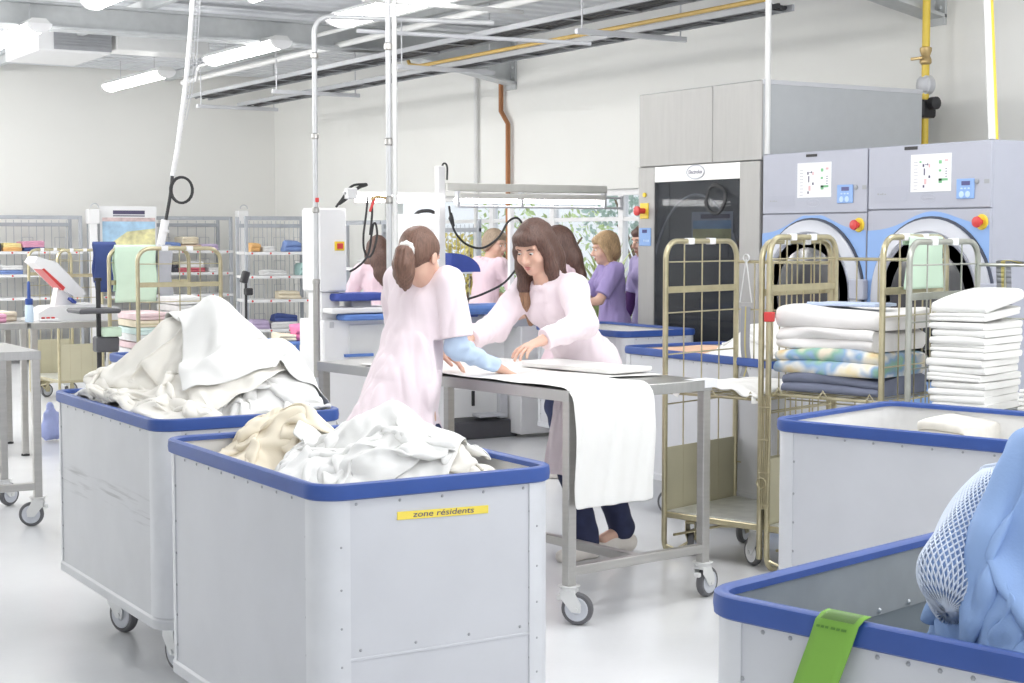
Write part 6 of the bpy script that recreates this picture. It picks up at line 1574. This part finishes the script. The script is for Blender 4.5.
# ---- second bin
x0, y0 = B2['nl']; x1, y1 = x0 + B2['W'], y0 + B2['L']
H2 = Heap(x0 - .5, x1 + .8, y0 - .5, y1 + .4, 110)
ins = (H2.X > x0 + .012) & (H2.X < x1 - .012) & (H2.Y > y0 + .012) & (H2.Y < y1 - .012)
rimm = (H2.X > x0 - .02) & (H2.X < x1 + .02) & (H2.Y > y0 - .02) & (H2.Y < y1 + .02)
pk = atw(205, 330, 6.05); pk2 = atw(120, 385, 6.25); pk3 = atw(175, 380, 5.75); pk4 = atw(265, 360, 6.0); pk5 = atw(155, 350, 6.1)
fill = .82 + gauss(H2.X, H2.Y, pk[0], pk[1], .16, .22, .30) + gauss(H2.X, H2.Y, pk5[0], pk5[1], .17, .22, .17) + gauss(H2.X, H2.Y, pk2[0], pk2[1], .20, .28, .10) + gauss(H2.X, H2.Y, pk3[0], pk3[1], .14, .16, .10) + gauss(H2.X, H2.Y, pk4[0], pk4[1], .20, .30, .20); fill = fill + np.where(H2.X > x0 + .4, .05, 0); GG = np.stack([H2.X, H2.Y, 0 * H2.X], -1); fill = fill + .026 * sines(GG, 15, 26) + .012 * sines(GG, 16, 55)
H2.Z = np.where(ins, fill, np.where(rimm, .95, np.where(H2.X > x1, .95 - (H2.X - x1) * 2.2, .25)))
wl2 = bin_walls(x0 + mg, x1 + .9, y0 + mg, y1 - mg, .95)
def wl2b(P):
    m = P[..., 2] < .95; mm = m & (P[..., 0] < x1 - mg); P[..., 0] = np.where(mm, np.maximum(P[..., 0], x0 + mg), P[..., 0]); P[..., 1] = np.where(m & (P[..., 0] < x1), np.clip(P[..., 1], y0 + mg, y1 - mg), P[..., 1]); return P
r2 = (.019, .019)
drop(H2, bin_walls(x0 + mg, x1 - mg, y0 + mg, y1 - mg, .95), 62, 62, pk2[0] + .03, pk2[1], .50, .62, r2, 11, .3, M_linen, 'white crumpled sheet at the far left of the tallest heap', .05)
drop(H2, bin_walls(x0 + mg, x1 - mg, y0 + mg, y1 - mg, .95), 60, 60, pk3[0], pk3[1], .44, .44, r2, 12, .9, M_linen, 'white bunched sheet by the near rim of the tallest heap', .06)
pk6 = atw(285, 395, 5.72)
drop(H2, bin_walls(x0 + mg, x1 - mg, y0 + mg, y1 - mg, .95), 60, 60, pk6[0] - .05, pk6[1], .46, .50, r2, 17, .2, M_linen, 'white bunched sheet at the near right rim of the tallest heap', .06)
# long ivory sheet over the peak, sloping to the right past the bin's far side
n, m = 76, 64
a = atw(150, 380, 5.95); 
drop(H2, wl2b, 84, 70, pk[0] - .14, pk[1] - .08, .52, .66, r2, 13, .5, M_linen2, 'ivory crumpled sheet draped over the peak of the tallest heap', .09, zoff=.10)
cx, cy = pk[0] + .34, pk[1] - .02
P = crumple_start(n, m, cx, cy, .86, .80, 1.42, r2, 14, -.12, .035)
H2b = H2.at
P[..., 2] = np.maximum(P[..., 2], H2.at(P[..., 0], P[..., 1]) + .02)
P = sim(P, H2.at, (.0175, .0175), 150, wall=wl2b, mu=.75, bend=.3); cloth_obj('draped_sheet', 'large smooth white sheet sliding from the tallest heap over the right rim', P, M_linen, GS, wr=.004, seed=5, wl=.16)
H2.stamp(P)
# ---- bin 5 behind the roll cage
bx0, bx1, by0, by1 = c5[0] - .34, c5[0] + .34, c5[1] - .64, c5[1] + .64
H5 = Heap(bx0 - .1, bx1 + .1, by0 - .1, by1 + .1, 60); ins = (H5.X > bx0) & (H5.X < bx1) & (H5.Y > by0) & (H5.Y < by1)
q = atw(722, 345, 8.2)
H5.Z = np.where(ins, .84 + gauss(H5.X, H5.Y, c5[0] + .05, c5[1] - .25, .3, .36, .27), .94)
drop(H5, bin_walls(bx0 + .01, bx1 - .01, by0 + .01, by1 - .01, .95), 56, 60, c5[0], c5[1] - .12, .56, .90, (.017, .017), 21, 0, M_linen, 'white sheet heaped in the bin behind the empty roll cage', .03)
folded('folded_linen', 'peach folded linen at the far end of the bin behind the cage', .4, .3, .05, 1, CD['peach'], (c5[0] - .05, c5[1] + .45, .87), 0, 'linen', None, 91, amp=.012)
# ---- towel in bin 3
R = rotm(0, 0, R3); ctr3 = np.array([c3[0], c3[1], 0])
q = atz(962, 428, .87)
sh_ = MB().box((-.37, -.57, .70), (.37, .57, .71), .002)
tw = folded('folded_towel', 'single white towel folded in the bin at the right', .20, .36, .085, 3, mat('ecru_towel', (.74, .71, .65), .95, var=.05, scale=30, bump=.1), (q[0], q[1], .815), R3 + rad(95), 'towel', None, 92, amp=.013)
lift = MB(); 
mt_ = thing('linen_bundle', 'white linen bundle lying under the folded towel in the right bin', 'linen', (ctr3[0], ctr3[1], .26), R3)
P = crumple_start(40, 50, 0, 0, .70, 1.06, .47, None, 31, 0, .02); P[..., 0] = np.clip(P[..., 0], -.36, .36); P[..., 1] = np.clip(P[..., 1], -.55, .55); P[..., 2] = np.clip(P[..., 2] - .06, .36, .47)
edge = np.minimum(np.minimum(P[..., 0] + .37, .37 - P[..., 0]), np.minimum(P[..., 1] + .56, .56 - P[..., 1])); 
k = MB().grid(P); k.box((-.35, -.54, .02), (.35, .54, .42), .05); k.box((-.12, -.25, .40), (.20, .30, .553), .05); k.build('bundle', M_linen, mt_, 180)
# ---- sheet being folded on the table
tl = np.array([tab.location[0], tab.location[1], 0]); Rt = rotm(0, 0, tab.rotation_euler[2])
def TL(x, y, z): return tl + Rt @ np.array([x, y, z])
def spread(label, u0, u1, v0, v1, drop_, m, seed, z=.944, n=30, k_=44, wav=.004, name='flat_sheet', t_=.003, skew=0.0):
    """sheet lying on the table between local x u0..u1 and y v1..v0 and hanging over the near edge y = 0"""
    P = []
    for i in range(n):
        u = i / (n - 1); row = []; x = u0 + (u1 - u0) * u
        L = (v1 - 0) + drop_
        for j in range(k_):
            s_ = L * j / (k_ - 1); 
            if s_ < v1 - .02: y, zz, hg = v1 - s_, z, 0
            else:
                e = s_ - (v1 - .02); a = min(e / .03, 1) * PI / 2
                y = .02 - .02 * math.sin(a) - (.012 if a > 1.5 else .012 * a / 1.57); zz = z - .02 * (1 - math.cos(a)) - max(0, e - .03); hg = max(0, e - .03)
            fold = .010 * math.sin(u * 9 + seed + hg * 5) + .006 * math.sin(u * 23 + hg * 9); 
            xx = x + hg * (skew * (.5 - u) * .2 + skew * .05)
            if hg: y -= .014 + abs(fold) * min(1, hg * 6) * 1.2
            else: zz += wav * (1 + math.sin(u * 7 + s_ * 11 + seed) * math.sin(s_ * 8 + u * 3)) 
            row.append(TL(xx, y, zz))
        P.append(row)
    o = cloth_obj(name, label, np.array(P), m, None, 'sheet', t_, 1, 0); return o
spread('white sheet hanging over the near edge of the steel table', .0, .435, 0, 1.28, .47, M_linen, 1, skew=.1, z=.949)
# second layer lying on the table under the hands, and thin layer on the far side
P = []
for i in range(40):
    row = []
    for j in range(50):
        u, v = i / 39, j / 49; x = .03 + u * .73; y = .36 + v * 1.22 - .10 * u
        if u > .5: y += (.5 - v) * .0
        zz = .944 + .0035 * (1 + math.sin(u * 6 + v * 9) * math.sin(v * 7 - u * 4)) + .018 * math.exp(-((v - .62) / .1) ** 2) * (1 - u) 
        row.append(TL(x, y, zz))
    P.append(row)
cloth_obj('flat_sheet', 'white sheet spread flat on the steel table under the hanging one', np.array(P), M_linen, None, 'sheet', .003, 1, 0)
folded('folded_sheet', 'thin folded white sheet at the far side of the steel table', .26, .62, .022, 1, M_linen, tuple(TL(.62, .62, .957)), tab.rotation_euler[2] + rad(4), 'sheet', None, 95, amp=.003)
# ---- white cloth on the wire shelf of the empty cage
def in_row(s, e, z): p = rowpt(s) + ev * e; return np.array([p[0], p[1], z])
HA = Heap(4.2, 5.8, 5.2, 6.6, 60); 
gx = (HA.X - PA[0]) * dv[0] + (HA.Y - PA[1]) * dv[1]; ge = (HA.X - PA[0]) * ev[0] + (HA.Y - PA[1]) * ev[1]
HA.Z = np.where((gx > 0.0) & (gx < .53) & (ge > -.01) & (ge < .6), .808 + .03 * np.exp(-((gx - .28) / .2) ** 2), .45)
c_ = in_row(.27, .22, 0)
drop(HA, None, 52, 52, c_[0], c_[1], .46, .50, (.0115, .0115), 41, DA, M_linen, 'thin white cloth lying on the wire shelf beside the steel table corner', .02, group=None, zoff=.06)
# ---- quilts in the middle cage
M_quilt = mat('white_quilt', (.82, .80, .79), .9, var=.03, scale=8, bump=.10, bscale=60, sheen=.2)
def multi(name, cols, scale):
    m = mat(name, (.8, .8, .8), .9, bump=.08, bscale=60); nt = m.node_tree; r = [n for n in nt.nodes if n.type == 'VALTORGB'][0]; nz = [n for n in nt.nodes if n.type == 'TEX_NOISE'][0]; nz.inputs['Scale'].default_value = scale; nz.inputs['Detail'].default_value = 2
    e = r.color_ramp.elements
    while len(e) < len(cols): e.new(.5)
    for i, c in enumerate(cols): e[i].position = .28 + .44 * i / (len(cols) - 1); e[i].color = (*c, 1)
    return m
M_print = multi('printed_quilt', [(.80, .45, .25), (.82, .70, .42), (.82, .79, .72), (.30, .45, .66), (.30, .52, .40), (.82, .74, .60)], 7)
M_slate = mat('slate_blanket', (.19, .21, .29), .9, var=.12, scale=9, bump=.08, bscale=60)
qrz = DA + PI / 2
def quilt(label, s, e, z, w, d, h, layers, m, seed, amp=.012): 
    p = in_row(s, e, z); return folded('folded_quilt', label, d, w, h, layers, m, tuple(p), qrz + rad(0), 'quilt', None, seed, amp=amp, sag=.01, nx=20)
def quilt2(label, s, e, z, w, d, h, layers, m, seed, amp=.012):
    p = in_row(s, e, z); return folded('folded_quilt', label, w, d, h, layers, m, tuple(p), qrz + PI / 2, 'quilt', None, seed, amp=amp, sag=.006, nx=20)
sB = .585
zq = .845
quilt2('slate grey folded blanket at the bottom of the quilt pile', sB + .29, .25, zq, .50, .44, .085, 2, M_slate, 51, .008)
quilt2('printed folded quilt with orange and green tones above the grey blanket', sB + .27, .25, zq + .083, .53, .46, .115, 2, M_print, 52)
quilt2('white folded quilt under the topmost one in the middle cage', sB + .27, .26, zq + .195, .51, .47, .10, 2, M_quilt, 53)
quilt2('white folded quilt, topmost of the pile in the middle cage', sB + .285, .27, zq + .29, .54, .50, .095, 1, M_quilt, 54)
p = in_row(sB + .31, .20, zq + .391)
folded('folded_towel', 'thin pale blue cloth lying on the topmost quilt', .34, .20, .016, 1, mat('pale_blue_cotton', (.50, .58, .76), .9), tuple(p), qrz + PI / 2, 'towel', None, 55, amp=.004)
# ---- tall towel stack in the right cage
sC = 1.285; zt0 = .815; nT = 14; hT = .0312
tp = in_row(sC + .20, .225, 0)
ordT = ['lowest', 'second from the bottom', 'third from the bottom', 'fourth from the bottom', 'fifth from the bottom', 'sixth from the bottom', 'seventh from the bottom', 'seventh from the top', 'sixth from the top', 'fifth from the top', 'fourth from the top', 'third from the top', 'second from the top', 'topmost']
rng = np.random.RandomState(5)
for i in range(nT):
    j = rng.normal(0, .005, 2); hh = hT + (.012 if i == nT - 1 else 0)
    folded('folded_towel', 'white folded towel, %s of the tall stack at the right' % ordT[i], .245, .38, hh, 1 if i % 4 else 2, M_linen, (tp[0] + j[0], tp[1] + j[1], zt0 + hT * i), qrz + PI / 2 + rng.normal(0, .02), 'towel', 'tall stack of white towels', 200 + i, amp=.004)
    if i >= nT - 2:
        o_ = bpy.context.scene.collection.objects[-1]; f_ = 1 if i == nT - 1 else .45; o_.rotation_euler.x = -rad(9) * f_; o_.location.z += .034 * f_
tp2 = in_row(sC + .56, .22, 0)
for i in range(3):
    folded('folded_towel', 'white folded towel, %s of the low stack at the right edge' % ('lowest', 'middle one', 'topmost')[i], .22, .26, .035, 2, M_linen, (tp2[0], tp2[1], zt0 + .036 * i), qrz + PI / 2, 'towel', 'low stack of white towels', 230 + i)
# mint cloth hung in the right cage and strap over its rear rail
a = in_row(sC, .02, 1.525)
P = []
for i in range(14):
    row = []
    for j in range(22):
        u, v = i / 13, j / 21; s = abs(v - .15) ; sg = -1 if v < .15 else 1; L = max(0, s - .03) * .28
        p = rowpt(sB + .575) + ev * (.20 + .31 * u + (-.04 * v * (1 - u) if sg > 0 else 0)) + dv * (sg * min(1, s / .03) * .018 + .004 * math.sin(u * 9 + v * 5)); row.append((p[0], p[1], 1.545 + .017 * (1 - min(1, s / .03)) - L))
    P.append(row)
cloth_obj('draped_sheet', 'pale mint cloth hung over the end bar between the two right roll cages', np.array(P), M_mint, None, 'sheet', .004, 0, 0)
pts = [in_row(sC + .125, .66, 1.20), in_row(sC + .122, .645, 1.40), in_row(sC + .13, .63, 1.438), in_row(sC + .17, .635, 1.44), in_row(sC + .22, .66, 1.425)]
P = spline(pts, 8); k = MB(); wv = np.array([0.02, .02, 0]) * 0 + ev * .0 + dv * .035
for i in range(len(P) - 1):
    k.add([P[i] - wv, P[i] + wv, P[i + 1] + wv, P[i + 1] - wv], [(0, 1, 2, 3)], 0)
    k.add([P[i] - wv * .3 - ev * .003, P[i] + wv * .3 - ev * .003, P[i + 1] + wv * .3 - ev * .003, P[i + 1] - wv * .3 - ev * .003], [(0, 1, 2, 3)], 1)
b0 = P[0].copy(); k.v = [v - b0 for v in k.v]; o = k.build('webbing_strap', [mat('grey_webbing', (.30, .31, .34), .8), mat('dull_yellow', (.55, .47, .18), .8)], None, 180); o.location = tuple(b0); md = o.modifiers.new('thick', 'SOLIDIFY'); md.thickness = .003
tag(o, 'grey webbing strap with a yellow stripe over the right cage rail', 'strap')
# ---- bin 4: blue laundry and net bag
R4m = rotm(0, 0, R4); C4 = np.array([c4[0], c4[1], 0])
H4 = Heap(1.5, 3.6, 1.2, 2.9, 110)
lx = (H4.X - C4[0]) * math.cos(R4) + (H4.Y - C4[1]) * math.sin(R4); ly = -(H4.X - C4[0]) * math.sin(R4) + (H4.Y - C4[1]) * math.cos(R4)
ins = (abs(lx) < .585) & (abs(ly) < .345)
g1 = atw(1066, 560, 2.56)
gl_ = R4m.T @ (g1 - C4)
fill = .74 + gauss(lx, ly, gl_[0] + .02, gl_[1], .15, .17, .40) + gauss(lx, ly, gl_[0] + .22, gl_[1], .25, .25, .3)
H4.Z = np.where(ins, fill, np.where((abs(lx) < .62) & (abs(ly) < .38), .95, .2))
def wl4(P):
    q = (P - C4) @ R4m; mm = P[..., 2] < .945; q[..., 0] = np.where(mm, np.clip(q[..., 0], -.56, .56), q[..., 0]); q[..., 1] = np.where(mm, np.clip(q[..., 1], -.32, .32), q[..., 1]); return q @ R4m.T + C4
GB = 'light blue laundry in the corner bin'
pl_ = atz(965, 640, .88)
drop(H4, wl4, 46, 46, pl_[0] + .03, pl_[1] + .02, .36, .36, (.0105, .0105), 61, .3, M_gown, 'light blue gown lying low under the net bag', .05, group=GB, zoff=.08, wr=.008, wv=.08)
drop(H4, wl4, 64, 60, g1[0] + .03, g1[1], .38, .42, (.0125, .0125), 66, .5, M_gown, 'light blue gown heaped at the right of the net bag', .08, group=GB, zoff=.12, wr=.012, wv=.13)
# net laundry bag
a_, e_ = atw(1000, 476, 2.80), atw(946, 612, 2.55)
ax_ = nrm(e_ - a_); LB = np.linalg.norm(e_ - a_)
s_ = nrm(np.cross(ax_, cf)); n_ = np.cross(s_, ax_)
def bag(u, th, off=0.0):
    r = (.026 + .046 * math.sin(min(1, u * 1.05) * PI * .62) ** .9) * (1 if u < .8 else math.sqrt(max(0, 1 - ((u - .8) / .2) ** 2)) * .98 + .02) - off
    w_ = .006 * math.sin(3 * th + 5 * u) + .005 * math.sin(7 * u + 2 * th)
    return a_ + ax_ * LB * u + (s_ * math.cos(th) * 1.05 + n_ * math.sin(th) * .8) * (r + w_)
nbag = thing('net_laundry_bag', 'white net laundry bag stuffed with light blue cloth', 'laundry bag', tuple(a_ + (0, 0, -.2)))
b0 = np.array(nbag.location); nu, nv = 34, 44; V = []; F = []
for i in range(nu + 1):
    for j in range(nv): V.append(bag(i / nu, 2 * PI * (j + .5 * (i % 2)) / nv) - b0)
for i in range(0, nu - 1):
    for j in range(nv):
        o1 = 0 if i % 2 == 0 else 1
        F.append((i * nv + j, (i + 1) * nv + (j + (0 if i % 2 == 0 else 1)) % nv, (i + 2) * nv + j, (i + 1) * nv + (j - (1 if i % 2 == 0 else 0)) % nv))
k = MB().add(V, F); net = k.build('net', M_net, nbag, 180)
md = net.modifiers.new('cords', 'WIREFRAME'); md.thickness = .0034; md.use_replace = True
k = MB(); rings = [[bag(u, th, .012) - b0 for th in np.linspace(0, 2 * PI, 30, endpoint=False)] for u in np.linspace(0, .97, 26)]; k.loft(rings); k.build('stuffed_cloth', M_gown, nbag, 180)
k = MB(); k.tube([bag(.02, th) - b0 for th in np.linspace(0, 2 * PI, 24, endpoint=False)], .006, 6, closed=True); k.build('drawstring', M_net, nbag, 180)
# green tag on the rim
tg = [atz(822, 619, .937), atz(866, 629, .937)]
la, lb = (R4m.T @ (tg[0] - C4)), (R4m.T @ (tg[1] - C4))
ey = np.array([-.609, 0, 0])
T = thing('green_tag', 'green paper tag taped over the rim of the corner bin', 'tag', tuple(C4 + R4m @ np.array([-.609, (la[1] + lb[1]) / 2, .92])))
B0 = np.array(T.location)
def tp_(y, dz, out): return C4 + R4m @ np.array([-.603 - out, y, .942 - dz]) - B0
rows = [(.0, -.022, .0), (.002, -.004, .0), (.012, .008, 0), (.05, .009, 0), (.10, .014, 0), (.18, .018, 0)]
yy0, yy1 = la[1] + .022, lb[1] + .026; sk = .33
P = np.array([[tp_(yy0 + (yy1 - yy0) * u + dz * sk, dz, out) for u in np.linspace(0, 1, 6)] for dz, out, _ in rows])
k = MB().grid(P); o = k.build('tag_sheet', M_tag, T, 180); md = o.modifiers.new('thick', 'SOLIDIFY'); md.thickness = .0012; md.offset = 0
P = np.array([[tp_(yy0 + (yy1 - yy0) * (.12 + .78 * u) + dz * sk, dz - .0015, out + .0016) for u in np.linspace(0, 1, 4)] for dz, out, _ in [(-.0005, -.018, 0), (.001, -.003, 0), (.010, .0085, 0)]])
MB().grid(P).build('clear_tape', M_cleartape, T, 180)
k = MB()
for i, (ua, ub) in enumerate(((.08, .16), (.19, .26), (.29, .36), (.42, .52), (.55, .63), (.66, .78))):
    q = [tp_(yy0 + (yy1 - yy0) * u + dz * sk, dz, .0105) for u, dz in ((ua, .020), (ub, .020), (ub, .024), (ua, .024))]; k.add(q, [(0, 1, 2, 3)])
k.build('printed_line', mat('dim_green_ink', (.10, .25, .04), .8), T)

# periwinkle bag on the floor behind the second bin
bp = atz(51, 441, .0); fb_ = Field(); bq = np.array([bp[0], bp[1], 0])
fb_.cone(bq + (0, 0, .09), bq + (.01, 0, .17), .085, .06, .04); fb_.cone(bq + (.0, 0, .17), bq + (.0, .02, .26), .05, .03, .03)
V, Q = fb_.mesh(.009, post=lambda P: sines(P, 3, 55, 10) * .006 + np.abs(sines(P * np.array([1, 1, .4]), 6, 80, 10)) * -.007 + .004, clip=lambda G: np.float32(.002) - G[..., 2])
o = MB().add(V - bq, Q).build('cloth_bag', mat('periwinkle_cotton', (.42, .48, .82), .9, var=.05), None, 180); o.location = tuple(bq)
tag(o, 'small periwinkle cloth bag on the floor at the far left corner of the tallest heap', 'bag')
# ------------------------------------------------------------------ view
SC.view_settings.view_transform = 'Standard'; SC.view_settings.look = 'None'
SC.view_settings.exposure = EXPOSURE; SC.view_settings.gamma = 1.0; SC.view_settings.use_curve_mapping = False
